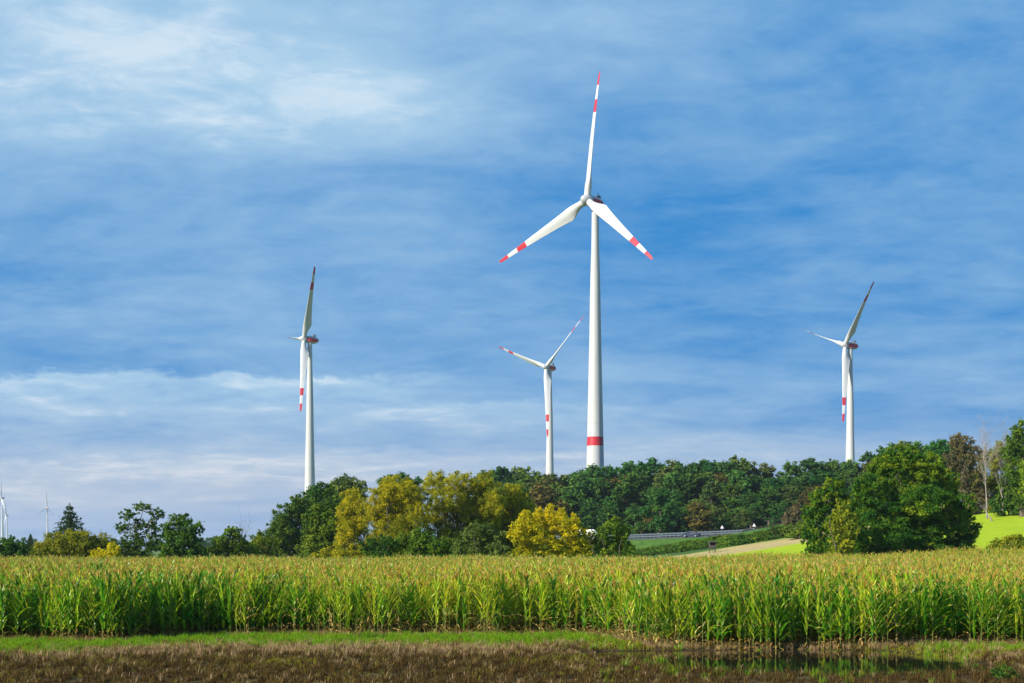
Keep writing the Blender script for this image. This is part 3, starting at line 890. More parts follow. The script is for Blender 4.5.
rngm = np.random.default_rng(5)
plants = []
XS = np.arange(-72, 72, .185)
for k in range(0, 140):
    yk = corn_edge(XS) + k * .72 + rngm.normal(0, .05, len(XS))
    xk = XS + rngm.uniform(-.07, .07, len(XS))
    ok = (yk < far_edge(xk)) & (np.abs(xk) < .375 * yk + 13) & (rngm.random(len(XS)) > (.06 if k else .12))
    for x, y in zip(xk[ok], yk[ok]): plants.append((x, y, k))
plants = np.array(plants)
front = plants[(plants[:, 2] <= 1) & (np.abs(plants[:, 0] / plants[:, 1]) < .362)]
order = np.lexsort((front[:, 1], front[:, 2]))
front = front[order][:298]
keys = set(map(tuple, front.tolist()))
rest = np.array([p for p in plants.tolist() if tuple(p) not in keys])


def pick_variant(x, y, r, k=9):
    """greener plants at both ends of the field, yellower ones in the middle and farther back"""
    u = x / y
    yel = .95 * math.exp(-((u + .03) / .125) ** 2) + .22 * float(sstep(70, 100, y)) + .3 * noise.noise(Vector((x * .12, y * .12, 0)))
    yel += .38 if k > 4 else (.12 if k > 1 else -.12)
    if r < yel * .9: return [3, 5, 6, 8, 10, 2][int(r * 997) % 6]
    return [0, 1, 4, 7, 9, 11, 2][int(r * 1009) % 7]


vid = np.array([pick_variant(x, y, r, k) for (x, y, k), r in zip(rest.tolist(), rngm.random(len(rest)))])
zz = np.array([ground_z(x, y) for x, y, _ in rest.tolist()])
hgt = np.array([1 + .13 * noise.noise(Vector((x * .1, y * .1, 7))) for x, y, _ in rest.tolist()])
fld = gn_scatter('maize_field', maize_col, np.column_stack([rest[:, 0], rest[:, 1], zz]), rngm.uniform(0, 6.28, len(rest)), hgt * rngm.uniform(.84, 1.1, len(rest)), vid)
tag(fld, 'ripening green and yellow maize field with brown tassels stretching back to the trees', 'maize field', kind='stuff')

LM = {'green': 'tall green maize plant with brown tassel in the front rows of the field',
      'dry': 'withered yellow brown maize plant in the front rows of the field'}
GM = 'maize plants in the front rows'


def maize_plant(x, y, v, label, s=1.0):
    root = tag(empty('maize_plant', (x, y, ground_z(x, y)), rngm.uniform(0, 6.28)), label, 'maize plant', GM)
    root.scale = (s, s, s)
    for me, nm in zip(maize[v], ('stalk', 'leaves', 'tassel', 'ear')): link(nm, me, root)
    return root


for x, y, k in front.tolist():
    r = rngm.random()
    v = pick_variant(x, y, rngm.random(), k)
    if r < .06: v = 12 + int(rngm.integers(2))
    maize_plant(x, y, v, LM['dry' if v >= 12 else 'green'], (1 + .13 * noise.noise(Vector((x * .1, y * .1, 7)))) * rngm.uniform(.78, 1.02))
maize_plant(3.40, 51.6, 10, 'short maize plant standing alone ahead of the field edge beside the bright grass', .8)
maize_plant(4.30, 51.4, 12, 'drooping yellowed maize plant next to the lone short one at the field corner', .68)

# ------------------------------------------------------------------ grass
M['grass_green'] = leaf_mat('grass_green', [(0.07, 0.2, 0.006), (0.17, 0.35, 0.009), (0.34, 0.46, 0.018)], .45, .5, .04, .3)
M['grass_olive'] = leaf_mat('grass_olive', [(0.13, 0.13, 0.014), (0.27, 0.26, 0.02), (0.42, 0.37, 0.04)], .4, .6, .04, .3)
M['grass_straw'] = leaf_mat('grass_straw', [(0.24, 0.15, 0.065), (0.44, 0.3, 0.14), (0.6, 0.44, 0.23)], .3, .8, .03, .3, .1)
M['grass_brown'] = leaf_mat('grass_brown', [(0.028, 0.017, 0.004), (0.07, 0.044, 0.012), (0.17, 0.112, 0.034)], .2, .8, .04, .6, .05)  # dead brown grass, with the foreground's shading put into the dark colour


def tuft(seed, n, h, spread, width, mat, droop=.5):
    rng = np.random.default_rng(seed); m = MB()
    for _ in range(n):
        a = rng.uniform(0, 6.28); q = spread * math.sqrt(rng.random())
        b = np.array((math.cos(a) * q, math.sin(a) * q, -.03))
        L = h * rng.uniform(.5, 1.15); a2 = a + rng.normal(0, .8); o = rng.uniform(.15, .8) * droop * L
        d = np.array((math.cos(a2), math.sin(a2), 0)); s = np.array((-math.sin(a2), math.cos(a2), 0)) * width * .5
        c1 = b + d * o * .3 + np.array((0, 0, L * .6)); c2 = b + d * o + np.array((0, 0, L * (1 - .25 * droop)))
        m.add([b - s, b + s, c1 + s * .8, c1 - s * .8, c2 + s * .15, c2 - s * .15], [(0, 1, 2, 3), (3, 2, 4, 5)], 0, rng.uniform(0, 1))
    return m.mesh('tuft', [M[mat]])


def tuft_col(name, specs):
    c = D.collections.new(name)
    for i, s in enumerate(specs): c.objects.link(D.objects.new('%s_%02d' % (name, i), tuft(*s)))
    return c


tc_green = tuft_col('green_tufts', [(1, 22, .22, .10, .010, 'grass_green', .6), (2, 18, .16, .09, .010, 'grass_green', .8), (3, 26, .30, .12, .010, 'grass_green', .5)])
tc_olive = tuft_col('olive_tufts', [(4, 16, .16, .07, .010, 'grass_olive', 1.0), (5, 14, .24, .07, .009, 'grass_olive', .9), (6, 20, .12, .08, .010, 'grass_olive', 1.0)])
tc_straw = tuft_col('straw_tufts', [(7, 16, .26, .07, .010, 'grass_straw', 1.0), (8, 14, .20, .08, .009, 'grass_straw', 1.0), (9, 14, .32, .05, .009, 'grass_straw', 1.0)])
tc_brown = tuft_col('brown_tufts', [(10, 18, .22, .06, .011, 'grass_brown', 1.2), (11, 16, .15, .075, .011, 'grass_brown', 1.2), (12, 16, .30, .05, .010, 'grass_brown', 1.1)])

rg = np.random.default_rng(9)


def nz(x, y, s, o=0.0):
    return noise.fractal(Vector((x * s, y * s, o)), 1.0, 2.0, 3)


def weights(x, y):
    """how much of each ground plant grows here: green, olive, straw, brown"""
    e = float(corn_edge(x)); gap = e - y                          # metres in front of the maize
    n1, n2, n3 = nz(x, y * 1.6, .35), nz(x, y * 2.2, .9, 3), nz(x, y, 2.2, 9)
    wet = float(puddle(x, y))
    left = 1 - float(sstep(2.0, 4.5, x))
    far_right = float(sstep(13.0, 16.0, x))
    band = math.exp(-((gap - 2.6 - .6 * n1) / 2.5) ** 2)
    green = left * 1.6 * band * max(0, .62 + 1.5 * n2 + .9 * n1) + .35 * (1 - left) * max(0, n2 + n3 * .6 - .1)
    green += far_right * .5 * math.exp(-((gap - 2.5) / 2) ** 2) * (.5 + n2)
    olive = (.75 * max(0, n1 + n2 - .02) * float(1 - .6 * sstep(12, 16, gap)) * (left + .5 * far_right) + .6 * math.exp(-((gap - 4.6) / 2.4) ** 2) + .5 * (1 - left) * math.exp(-((gap - 2.6) / 2.8) ** 2)) * (.8 + n1 + .8 * n3)
    straw = left * 1.1 * float(sstep(2.5, 5.5, gap)) * max(0, .7 + 1.1 * n2) * math.exp(-((gap - 8.0 - 1.8 * n1) / 2.2) ** 2) * float(sstep(-17.5, -11, x) * .75 + .25) * (.8 + .8 * n1 + .3 * n3) * (1 - .8 * float(sstep(-2, 3, x)))
    straw += far_right * .35 * (.4 + n2) + .3 * max(0, n3 + n2 - .15)
    brown = float(sstep(5.0, 9.5, gap + n1 * 1.5)) * max(0, .42 + 1.1 * n2 + .8 * n3) + .25 * (.4 + n3) + far_right * .4 * float(sstep(3, 6, gap))
    if y < 42.5 and 4.5 < x < 14: olive *= .3; brown *= .55; green *= .3; straw *= .3
    if gap < .4: green *= .3; olive *= .5; straw = .75
    dry = (1 - min(1, wet * 1.4)) ** 2
    isl = .07 * max(0, n3 + n2 - .25)
    return [max(0, k) * dry + (isl if i in (0, 1) else isl * .3) * (wet > .3) for i, k in enumerate((green, olive, straw, brown))]


bins = [[], [], [], []]
N = 76000
xs = rg.uniform(-1, 1, N); ys = 34.5 + 27.5 * rg.random(N) ** .85
for u, y in zip(xs, ys):
    x = u * (.365 * y + 5.0)
    if y > corn_edge(x) + 1.0: continue
    w = weights(x, y); t = sum(w)
    if rg.random() > min(1.0, t * 1.15): continue
    k = int(np.searchsorted(np.cumsum(w) / t, rg.random()))
    bins[min(k, 3)].append((x, y, ground_z(x, y)))
for b, c, nm, lb, s0 in zip(bins, (tc_green, tc_olive, tc_straw, tc_brown), ('green_grass', 'olive_grass', 'straw_grass', 'brown_grass'),
                            ('fresh bright green grass along the foot of the maize', 'short yellowish green grass on the damp ground', 'pinkish straw coloured dead grass on the left foreground', 'brown dead grass along the bottom of the picture, foreground shading put into its colour'), (1, 1, 1, 1)):
    if not b: continue
    P = np.array(b)
    tag(gn_scatter(nm, c, P, rg.uniform(0, 6.28, len(P)), rg.uniform(.6, 1.35, len(P)), rg.integers(0, 3, len(P))), lb, 'grass', kind='stuff')

# lush clumps and weeds that stand out of the verge
M['weed'] = leaf_mat('weed_leaf', [(.03, .09, .012), (.06, .14, .018), (.10, .2, .02)], .35)


def clump(label, px, py, w, h, seed, mat='grass_green', n=420):
    y = F * EYE / (py - HY); x = (px - CX) / F * y
    rng = np.random.default_rng(seed); m = MB()
    for _ in range(n):
        a = rng.uniform(0, 6.28); q = math.sqrt(rng.random())
        b = np.array((math.cos(a) * q * w * .5, math.sin(a) * q * w * .3, -.05))
        L = h * rng.uniform(.5, 1.1) * (1 - .5 * q); a2 = a + rng.normal(0, .6); o = rng.uniform(.1, .6) * L
        d = np.array((math.cos(a2), math.sin(a2), 0)); s = np.array((-math.sin(a2), math.cos(a2), 0)) * .007
        c1 = b + d * o * .3 + np.array((0, 0, L * .6)); c2 = b + d * o + np.array((0, 0, L * .9))
        m.add([b - s, b + s, c1 + s * .8, c1 - s * .8, c2 + s * .15, c2 - s * .15], [(0, 1, 2, 3), (3, 2, 4, 5)], 0, rng.uniform(0, 1))
    o = m.build('grass_clump', [M[mat]]); o.location = (x, y, ground_z(x, y))
    tag(o, label, 'grass clump', 'lush grass clumps on the verge')


clump('lush dark green grass clump on the verge, below the bright golden willow', 375, 640, 1.5, .42, 1, 'weed', 900)
clump('lush green grass clump at the field corner beside the lone maize plant', 575, 642, 1.7, .5, 2, 'grass_green', 900)
clump('upright bright green grass tuft at the maize edge, below the smaller right tree', 902, 643, .9, .65, 3, 'grass_green', 420)
clump('green grass clump on the verge below the rounded grey green bush', 480, 640, 1.3, .38, 4, 'grass_green', 700)


for k_, (px_, py_, w_, h_, lb_) in enumerate([(60, 646, 1.6, .22, 'low bright grass clump on the verge below the olive dome bush'), (190, 643, 1.9, .24, 'wide low grass clump on the verge below the dense dark tree'),
                                    (300, 641, 1.4, .26, 'low green grass clump on the verge below the left wood edge'), (430, 639, 1.6, .3, 'green grass clump on the verge below the tall olive willow')]):
    clump(lb_, px_, py_, w_, h_, 40 + k_, 'grass_green', 600)


def weed(label, px, py, r, seed):
    y = F * EYE / (py - HY); x = (px - CX) / F * y
    rng = np.random.default_rng(seed); m = MB()
    n = 160
    a = rng.uniform(0, 6.28, n); q = r * np.sqrt(rng.random(n))
    P = np.column_stack([np.cos(a) * q, np.sin(a) * q, .06 + rng.random(n) * .38 * (1 - q / r * .6)])
    Nn = rng.normal(size=(n, 3)) * .5; Nn[:, 2] += 1
    V, Q = leaf_quads(P, Nn, .13, rng, .5)
    m.add(V, Q, 0, rng.random(n))
    for k in range(14):
        m.tube([(P[k][0] * .2, P[k][1] * .2, -.03), P[k]], [.006, .003], 4, 0, .3)
    o = m.build('weed_plant', [M['weed']]); o.location = (x, y, ground_z(x, y))
    tag(o, label, 'weed')


weed('dark green broad leaved weed at the bottom right edge of the picture', 1003, 681, .42, 5)

# dead maize stubs and clods lying on the bare ground
M['clod'] = plain('red_brown_clod', (.11, .05, .03), .95, var=.35, scale=9, bump=.8)
rgc = np.random.default_rng(21)
for k in range(46):
    px = rgc.uniform(545, 610) if k < 34 else rgc.uniform(640, 900); py = rgc.uniform(643, 648) if k < 34 else rgc.uniform(641, 646)
    y = F * EYE / (py - HY); x = (px - CX) / F * y
    s = rgc.uniform(.05, .15); m = MB()
    an = np.arange(8) * 2 * np.pi / 8; R = []
    for zf, rf in ((0, 1), (.35, 1.05), (.7, .75), (.95, .3)):
        R.append(np.column_stack([np.cos(an) * s * rf * rgc.uniform(.75, 1.25, 8), np.sin(an) * s * rf * rgc.uniform(.75, 1.25, 8), np.full(8, zf * s * .8) + rgc.normal(0, s * .06, 8)]))
    m.rings(R)
    o = m.build('earth_clod', [M['clod']]); o.location = (x, y, ground_z(x, y) - .01)
    tag(o, 'lump of reddish brown earth on the bare strip before the field corner' if k < 34 else 'lump of brown earth at the muddy edge of the maize by the water', 'clod', 'clods of earth before the maize')

# ------------------------------------------------------------------ ground, water, road
def gmat():
    m, nt = new_mat('ground'); N = NT(nt)
    g = N.n('ShaderNodeNewGeometry'); pos = g.outputs['Position']
    s = N.n('ShaderNodeSeparateXYZ'); nt.links.new(pos, s.inputs[0]); X, Y, Z = s.outputs
    n_big = N.noise(pos, .05, 4); n_mid = N.noise(pos, .6, 5, .6); n_fine = N.noise(pos, 6, 5, .65)
    soil = N.ramp(n_mid, [(.25, (.035, .021, .009)), (.5, (.075, .046, .02)), (.75, (.125, .085, .04))])
    soil = N.mix(N.range(n_fine, .35, .7, 0, .55), soil, (.045, .028, .012))
    moss = N.mix(n_fine, (.05, .075, .015), (.11, .13, .025))
    near = N.mix(N.range(N.math('ADD', n_mid, N.math('MULTIPLY', N.noise(pos, .25, 3), .6)), .75, .98, 0, .55), soil, moss)
    near = N.mix(N.range(Z, -.055, .015, .75, 0), near, (.022, .015, .008))          # wet rim of the puddle
    # pastures and fields beyond the maize
    nm = N.noise(pos, .35, 6, .65)
    meadow = N.ramp(nm, [(.2, (.25, .34, .008)), (.5, (.33, .44, .010)), (.8, (.41, .49, .02))])
    stub = N.ramp(nm, [(.2, (.34, .26, .10)), (.8, (.52, .42, .18))])
    bank = N.ramp(nm, [(.2, (.03, .075, .016)), (.8, (.075, .14, .025))])
    drill = N.math('SINE', N.math('ADD', N.math('MULTIPLY', N.math('ADD', N.math('MULTIPLY', X, .45), Y), 1.5), N.math('MULTIPLY', N.noise(pos, .15, 2), 3.0)))
    tram = N.range(N.math('ABSOLUTE', N.math('SUBTRACT', N.math('FRACT', N.math('DIVIDE', N.math('ADD', N.math('MULTIPLY', X, .45), Y), 18.0)), .5)), .0, .03, .35, 0)
    rows = N.math('ADD', N.math('MULTIPLY_ADD', drill, .10, .10), tram)
    meadow = N.mix(rows, meadow, (.16, .24, .008)); stub = N.mix(rows, stub, (.20, .15, .06))
    meadow = N.mix(N.range(N.noise(pos, 1.6, 5, .7), .45, .75, 0, .45), meadow, (.20, .27, .012))
    wob = N.math('MULTIPLY', N.math('SUBTRACT', N.noise(pos, .06, 3), .5), 16)
    yw = N.math('ADD', Y, wob)
    # the pale stubble strip lies between the meadow and the road bank
    d_st = N.math('ADD', yw, N.math('MULTIPLY', X, -.35))
    f_st = N.math('MULTIPLY', N.range(d_st, 232, 238), N.math('SUBTRACT', 1, N.range(d_st, 258, 264)))
    f_st = N.math('MULTIPLY', f_st, N.math('SUBTRACT', 1, N.range(X, 66, 74)))
    far = N.mix(f_st, meadow, stub)
    f_bk = N.math('MULTIPLY', N.range(d_st, 258, 264), N.math('SUBTRACT', 1, N.range(X, 66, 74)))
    far = N.mix(f_bk, far, bank)
    wood = N.mix(nm, (.03, .04, .015), (.06, .06, .025))
    far = N.mix(N.range(Y, 362, 372), far, wood)
    dist = N.ramp(n_big, [(.3, (.06, .11, .03)), (.5, (.12, .15, .04)), (.7, (.2, .19, .08))])
    far = N.mix(N.range(Y, 600, 700), far, dist)
    left = N.mix(N.range(X, -30, -10), N.mix(nm, (.08, .14, .025), (.13, .19, .035)), far)
    yfe = N.math('SUBTRACT', Y, N.math('MULTIPLY', N.range(X, 6, 30), 12.0))
    c = N.mix(N.range(yfe, 131, 134), near, left)
    p = N.n('ShaderNodeBsdfPrincipled'); N.set(p.inputs['Base Color'], c)
    p.inputs['Specular IOR Level'].default_value = .12
    wetness = N.range(Z, -.075, .0)
    N.set(p.inputs['Roughness'], N.math('MULTIPLY_ADD', wetness, .35, .6))
    b = N.n('ShaderNodeBump'); b.inputs['Strength'].default_value = .7; b.inputs['Distance'].default_value = .06
    N.set(b.inputs['Height'], N.math('ADD', n_fine, N.noise(pos, 25, 3)))
    nt.links.new(b.outputs[0], p.inputs['Normal'])
    o = N.n('ShaderNodeOutputMaterial'); nt.links.new(p.outputs[0], o.inputs['Surface'])
    return m


def grow(a, b, s0, f):
    out = [a]; s = s0
    while out[-1] < b: out.append(out[-1] + s); s *= f
    return out


xl = list(np.arange(-29.92, 29.93, .32)); xr = grow(float(xl[-1]), 9000, .6, 1.09)[1:]
GX = np.array([-v for v in reversed(xr)] + xl + xr)
yl = [-2500, -800, -250, -80, -20, 0, 10, 16, 20, 24, 28, 31] + list(np.arange(33, 66, .28)) + grow(66, 470, .8, 1.018) 
yl += grow(yl[-1], 11000, 12, 1.13)[1:]
GY_ = np.array(yl)
gx, gy = np.meshgrid(GX, GY_)
gz = hill(gx, gy)
wfg = (1 - sstep(62, 70, gy)) * sstep(15, 22, gy) * (np.abs(gx) < 30)
ii = np.argwhere(wfg > 0)
for i, j in ii: gz[i, j] += wfg[i, j] * fg(gx[i, j], gy[i, j])
nx, ny = len(GX), len(GY_)
idx = np.arange(nx * ny).reshape(ny, nx)
Q = np.stack([idx[:-1, :-1], idx[:-1, 1:], idx[1:, 1:], idx[1:, :-1]], -1).reshape(-1, 4)
M['ground'] = gmat()
gr = link('ground', quads_mesh('ground', np.stack([gx, gy, gz], -1).reshape(-1, 3), Q, [M['ground']], smooth=True))
tag(gr, kind='structure')

m, nt = new_mat('water'); N_ = NT(nt)
p = N_.n('ShaderNodeBsdfPrincipled'); p.inputs['Base Color'].default_value = (.016, .013, .009, 1); p.inputs['Roughness'].default_value = .03
p.inputs['Specular IOR Level'].default_value = .6
tcw = N_.n('ShaderNodeNewGeometry')
mpw = N_.n('ShaderNodeMapping'); mpw.inputs['Scale'].default_value = (1.0, 2.2, 1); nt.links.new(tcw.outputs['Position'], mpw.inputs[0])
b = N_.n('ShaderNodeBump'); b.inputs['Strength'].default_value = .05; b.inputs['Distance'].default_value = .02
N_.set(b.inputs['Height'], N_.noise(mpw.outputs[0], 2.2, 3)); nt.links.new(b.outputs[0], p.inputs['Normal'])
o = N_.n('ShaderNodeOutputMaterial'); nt.links.new(p.outputs[0], o.inputs['Surface'])
M['water'] = m
wm = MB()
wx = np.linspace(-.5, 18.5, 20); wy = np.linspace(39.5, 52.2, 14)
W = [[(x, y, -.045) for x in wx] for y in wy]
wm.rings(W, close=False, cap=False)
tag(wm.build('water', [M['water']], smooth=True), kind='structure')

# road: follows the hill on a small bank, drawn from left to right
def road_pt(px):
    y = 352 - (px - 630) * .10
    x = (px - CX) / F * y
    return x, y


rp = [road_pt(px) for px in np.arange(520, 900, 8)]
def road_z(x, y, px): return EYE + (HY - float(np.interp(px, [520, 630, 690, 760, 900], [541.5, 540.0, 537.6, 534.6, 528]))) / F * y


m, nt = new_mat('asphalt'); N_ = NT(nt)
g = N_.n('ShaderNodeNewGeometry')
p = N_.n('ShaderNodeBsdfPrincipled'); N_.set(p.inputs['Base Color'], N_.ramp(N_.noise(g.outputs['Position'], 3, 5), [(.3, (.045, .046, .05)), (.7, (.075, .076, .08))]))
p.inputs['Roughness'].default_value = .85
o = N_.n('ShaderNodeOutputMaterial'); nt.links.new(p.outputs[0], o.inputs['Surface'])
M['asphalt'] = m
M['line'] = plain('road_marking', (.75, .75, .72), .6)
RC = []
for px in np.arange(520, 900, 8):
    x, y = road_pt(px); RC.append((x, y, road_z(x, y, px)))
RC = np.array(RC)
mb = MB(); mb.rings([RC + np.array((0, d, z)) for d, z in ((-4, 0), (0, .16), (4, .32))], close=False, cap=False)
tag(mb.build('road', [M['asphalt']]), kind='structure')
for d, nm in ((-3.7, 'line'), (3.7, 'line')):
    mb = MB(); zc = .16 + d * .04 + .012
    mb.rings([RC + np.array((0, d - .09, zc - .0036)), RC + np.array((0, d + .09, zc + .0036))], close=False, cap=False)
    tag(mb.build('road_marking', [M['line']]), kind='structure')
# grassed bank carrying the road
M['bank'] = leaf_mat('bank_grass', [(.045, .11, .022), (.09, .17, .035)], 0, .8)
mb = MB()
prof = []
for d, dz in ((-18, None), (-11, None), (-4.6, -.1), (-4.0, -.03), (4.0, .25), (4.6, .2), (14, None)):
    ring = RC + np.array((0, d, 0))
    if dz is None: ring[:, 2] = hill(ring[:, 0], ring[:, 1]) - .3 + (.9 if d == -11 else 0)
    else: ring[:, 2] = RC[:, 2] + dz
    prof.append(ring)
mb.rings(prof, close=False, cap=False)
m, nt = new_mat('bank'); N_ = NT(nt)
g = N_.n('ShaderNodeNewGeometry')
p = N_.n('ShaderNodeBsdfPrincipled'); N_.set(p.inputs['Base Color'], N_.ramp(N_.noise(g.outputs['Position'], .5, 6, .65), [(.3, (.035, .085, .016)), (.5, (.06, .13, .02)), (.7, (.10, .16, .03))]))
p.inputs['Roughness'].default_value = .9; p.inputs['Specular IOR Level'].default_value = .08
o = N_.n('ShaderNodeOutputMaterial'); nt.links.new(p.outputs[0], o.inputs['Surface'])
tag(mb.build('road_bank', [m], smooth=True), kind='structure')

# guard rail along the far side
gr_ = tag(empty('guard_rail', tuple(RC[20])), 'grey steel guard rail along the far side of the road before the wood', 'guard rail')
off = -RC[20]
mb = MB()
for zc in (.35, .85):
    base = RC + np.array((0, 4.4, .35 + zc)) + off
    mb.rings([base + np.array((0, dy, dz)) for dy, dz in ((.03, -.16), (-.03, -.08), (.03, 0), (-.03, .08), (.03, .16))], close=False, cap=False)
mb.build('rail', [M['rail']], gr_)
for i in range(0, len(RC) - 1):
    for f in (0, .5):
        q = RC[i] * (1 - f) + RC[i + 1] * f + off
        mb = MB(); mb.box((q[0] - .06, 4.46, q[2] - .1), (q[0] + .06, 4.56, q[2] + .3 + 1.15)) if False else mb.box((q[0] - .06, q[1] + 4.46, q[2] - .1), (q[0] + .06, q[1] + 4.56, q[2] + .3 + 1.15))
        mb.build('post', [M['rail']], gr_)

# low hedge at the bank's foot and its scrub, individual shrubs
rgh = np.random.default_rng(31)
shrub_meshes = []
for v in range(4):
    rng = np.random.default_rng(700 + v)
    L = auto_lobes(4.6, 1.9, 'bush', rng)
    bl = lobes_to_blobs(L, rng, 7, .5); V, Q, T = blob_leaves(bl, 9, .42, rng); V[:, 2] = np.maximum(V[:, 2], .02)
    shrub_meshes.append(quads_mesh('crown', V, Q, [M['dark_green' if v < 2 else 'mid_green']], None, T))
spots = [(px, 333.5 - (px - 622) * .11) for px in np.arange(618, 726, 5.5)] + [(px, 322 - (px - 622) * .12) for px in np.arange(620, 776, 6.0)] + [(px, 300 - (px - 622) * .12) for px in np.arange(623, 768, 8.0)]
for k, (px, y) in enumerate(spots):
    y += rgh.uniform(-5, 5); x = (px - CX) / F * y
    o = link('shrub', shrub_meshes[k % 4]); o.location = (x, y, float(hill(x, y)) - .2); o.rotation_euler = (0, 0, rgh.uniform(0, 6.28))
    s = rgh.uniform(.7, 1.0); o.scale = (s * 1.2, s * 1.2, s * .8)
    tag(o, 'low dark green shrub on the slope below the road', 'shrub', 'shrubs along the foot of the road bank')


# vehicles
def car(label, cat, px, paint, van=False, dirn=1, lane=-1.8):
    y = road_pt(px)[1] + lane; x = (px - CX) / F * y
    i = int(np.argmin(np.abs(RC[:, 0] - x))); z = float(np.interp(x, RC[:, 0], RC[:, 2])) + .16 + lane * .04 + .01
    sl = math.atan2(RC[i + 1][1] - RC[i][1], RC[i + 1][0] - RC[i][0])
    root = tag(empty('delivery_van' if van else 'car', (x, y, z), sl + (0 if dirn > 0 else math.pi)), label, cat, 'vehicles on the road')
    if van:
        side = [(-2.9, .35), (-2.95, 1.2), (-2.85, 2.55), (-2.6, 2.68), (1.3, 2.66), (1.75, 2.45), (2.45, 1.45), (2.9, 1.2), (3.0, .75), (2.95, .35)]; hw = .99
        glass = [((1.35, 1.55), (1.75, 2.25), (2.2, 1.6), (2.2, 1.5))]
        wx_, wr = (-1.9, 1.95), .36
    else:
        side = [(-2.15, .28), (-2.22, .7), (-2.1, .98), (-1.55, 1.08), (-.95, 1.42), (.25, 1.46), (1.0, 1.02), (1.85, .88), (2.18, .66), (2.2, .28)]; hw = .88
        glass = [((-1.4, 1.06), (-.9, 1.35), (-.3, 1.38), (-.3, 1.05)), ((-.22, 1.05), (-.22, 1.38), (.22, 1.39), (.82, 1.03))]
        wx_, wr = (-1.32, 1.36), .32
    mb = MB(); R = []
    s = np.array(side); c = s.mean(0)
    for yy, k in ((-hw, .93), (-hw * .93, 1.0), (hw * .93, 1.0), (hw, .93)):
        q = c + (s - c) * np.array((k ** .4, 1)); up = np.clip((s[:, 1] - 1.0) / .5, 0, 1) * (.14 if not van else .03)
        R.append(np.column_stack([q[:, 0], np.sign(yy) * (abs(yy) - up), q[:, 1]]))
    mb.rings(R); mb.build('body', [M[paint]], root, True)
    for sy in (-1, 1):
        for gpoly in glass:
            mb = MB(); a = np.array(gpoly)
            yo = hw + .004 - np.clip((a[:, 1] - 1.0) / .5, 0, 1) * (.14 if not van else .03)
            mb.rings([np.column_stack([a[:, 0], sy * (yo - .02), a[:, 1]]), np.column_stack([a[:, 0], sy * yo, a[:, 1]])]); mb.build('window', [M['glass']], root)
        for wx0 in wx_:
            w = MB(); an = np.arange(20) * 2 * np.pi / 20
            w.rings([[(wx0 + r * math.cos(t), sy * yy, wr + r * math.sin(t)) for t in an] for yy, r in ((hw - .2, wr * .9), (hw - .18, wr), (hw - .02, wr), (hw + .01, wr * .9))])
            wo = w.build('wheel', [M['tyre']], root)
            w = MB(); w.rings([[(wx0 + r * math.cos(t), sy * yy, wr + r * math.sin(t)) for t in an] for yy, r in ((hw, wr * .62), (hw + .025, wr * .58))]); w.build('rim', [M['chrome']], wo)
        fx = side[-2][0]
        mb = MB(); mb.box((fx - .12, sy * hw * .72 - .16, .62), (fx + .02, sy * hw * .72 + .16, .76), 0, .02); mb.build('headlight', [M['lamp']], root)
        mb = MB(); mb.box((side[1][0] - .02, sy * hw * .74 - .12, .72), (side[1][0] + .08, sy * hw * .74 + .12, .9), 0, .02); mb.build('tail_light', [M['red']], root)


car('dark blue car on the road, left of the two cars', 'car', 691, 'paint_blue', dirn=-1, lane=-1.8)
car('black car on the road, right of the two cars near the second triangular sign', 'car', 752, 'paint_black', dirn=1, lane=-1.8)
car('white van half hidden behind the small green tree and the yellow bush', 'van', 589, 'paint_white', van=True, dirn=1, lane=-1.8)


def warning_sign(label, px, py, base_dy):
    x, y = road_pt(px); y += 5.0; x = (px - CX) / F * y
    zr = float(np.interp(x, RC[:, 0], RC[:, 2])) + .2
    zt = EYE + (HY - py) / F * y
    root = tag(empty('warning_sign', (x, y, zr)), label, 'road sign', 'triangular warning signs beside the road')
    h = zt - zr
    mb = MB(); mb.tube([(0, 0, -.3), (0, 0, h)], .05, 8); mb.build('post', [M['rail']], root)
    mb = MB()
    def tri(s, yy): return [(-s, yy, h - s * .58), (s, yy, h - s * .58), (s * .08, yy, h + s * 1.15), (-s * .08, yy, h + s * 1.15)]
    mb.rings([tri(.45, -.06), tri(.45, -.09)], 0); mb.build('panel', [M['red']], root)
    mb = MB(); mb.rings([tri(.42, -.095), tri(.42, -.105)], 0); mb.build('panel_face', [M['sign']], root)


warning_sign('white triangular warning sign by the road, left of two', 722, 527.5, 0)
warning_sign('white triangular warning sign by the road, right of two', 754, 525.5, 0)

# raised hide on the slope
y = 262.0; x = (712.5 - CX) / F * y; z = float(hill(x, y))
zt = EYE + (HY - 541.5) / F * y
hr = tag(empty('hunting_hide', (x, y, z)), 'small dark wooden hunting hide on legs at the edge of the stubble', 'hunting hide')
hh = max(2.0, zt - z)
for sx in (-.5, .5):
    for sy in (-.5, .5):
        mb = MB(); mb.tube([(sx * 1.15, sy * 1.15, -.2), (sx, sy, hh * .5)], .05, 6); mb.build('leg', [M['wood']], hr)
mb = MB(); mb.box((-.62, -.6, hh * .45), (.62, .6, hh * .68), 0, .02); mb.box((-.62, -.6, hh * .68), (-.5, .6, hh * .93)); mb.box((.5, -.6, hh * .68), (.62, .6, hh * .93)); mb.box((-.5, .5, hh * .68), (.5, .6, hh * .93)); mb.build('cabin', [M['wood']], hr)
mb = MB(); mb.rings([[(-.75, -.8, hh * .93), (.75, -.8, hh * .93), (.75, .75, hh * .9), (-.75, .75, hh * .9)], [(-.75, -.8, hh), (.75, -.8, hh), (.75, .75, hh * .96), (-.75, .75, hh * .96)]]); mb.build('roof', [M['wood']], hr)
mb = MB()
for s in (-.2, .2): mb.tube([(s, -1.1, -.1), (s, -.62, hh * .5)], .03, 5)
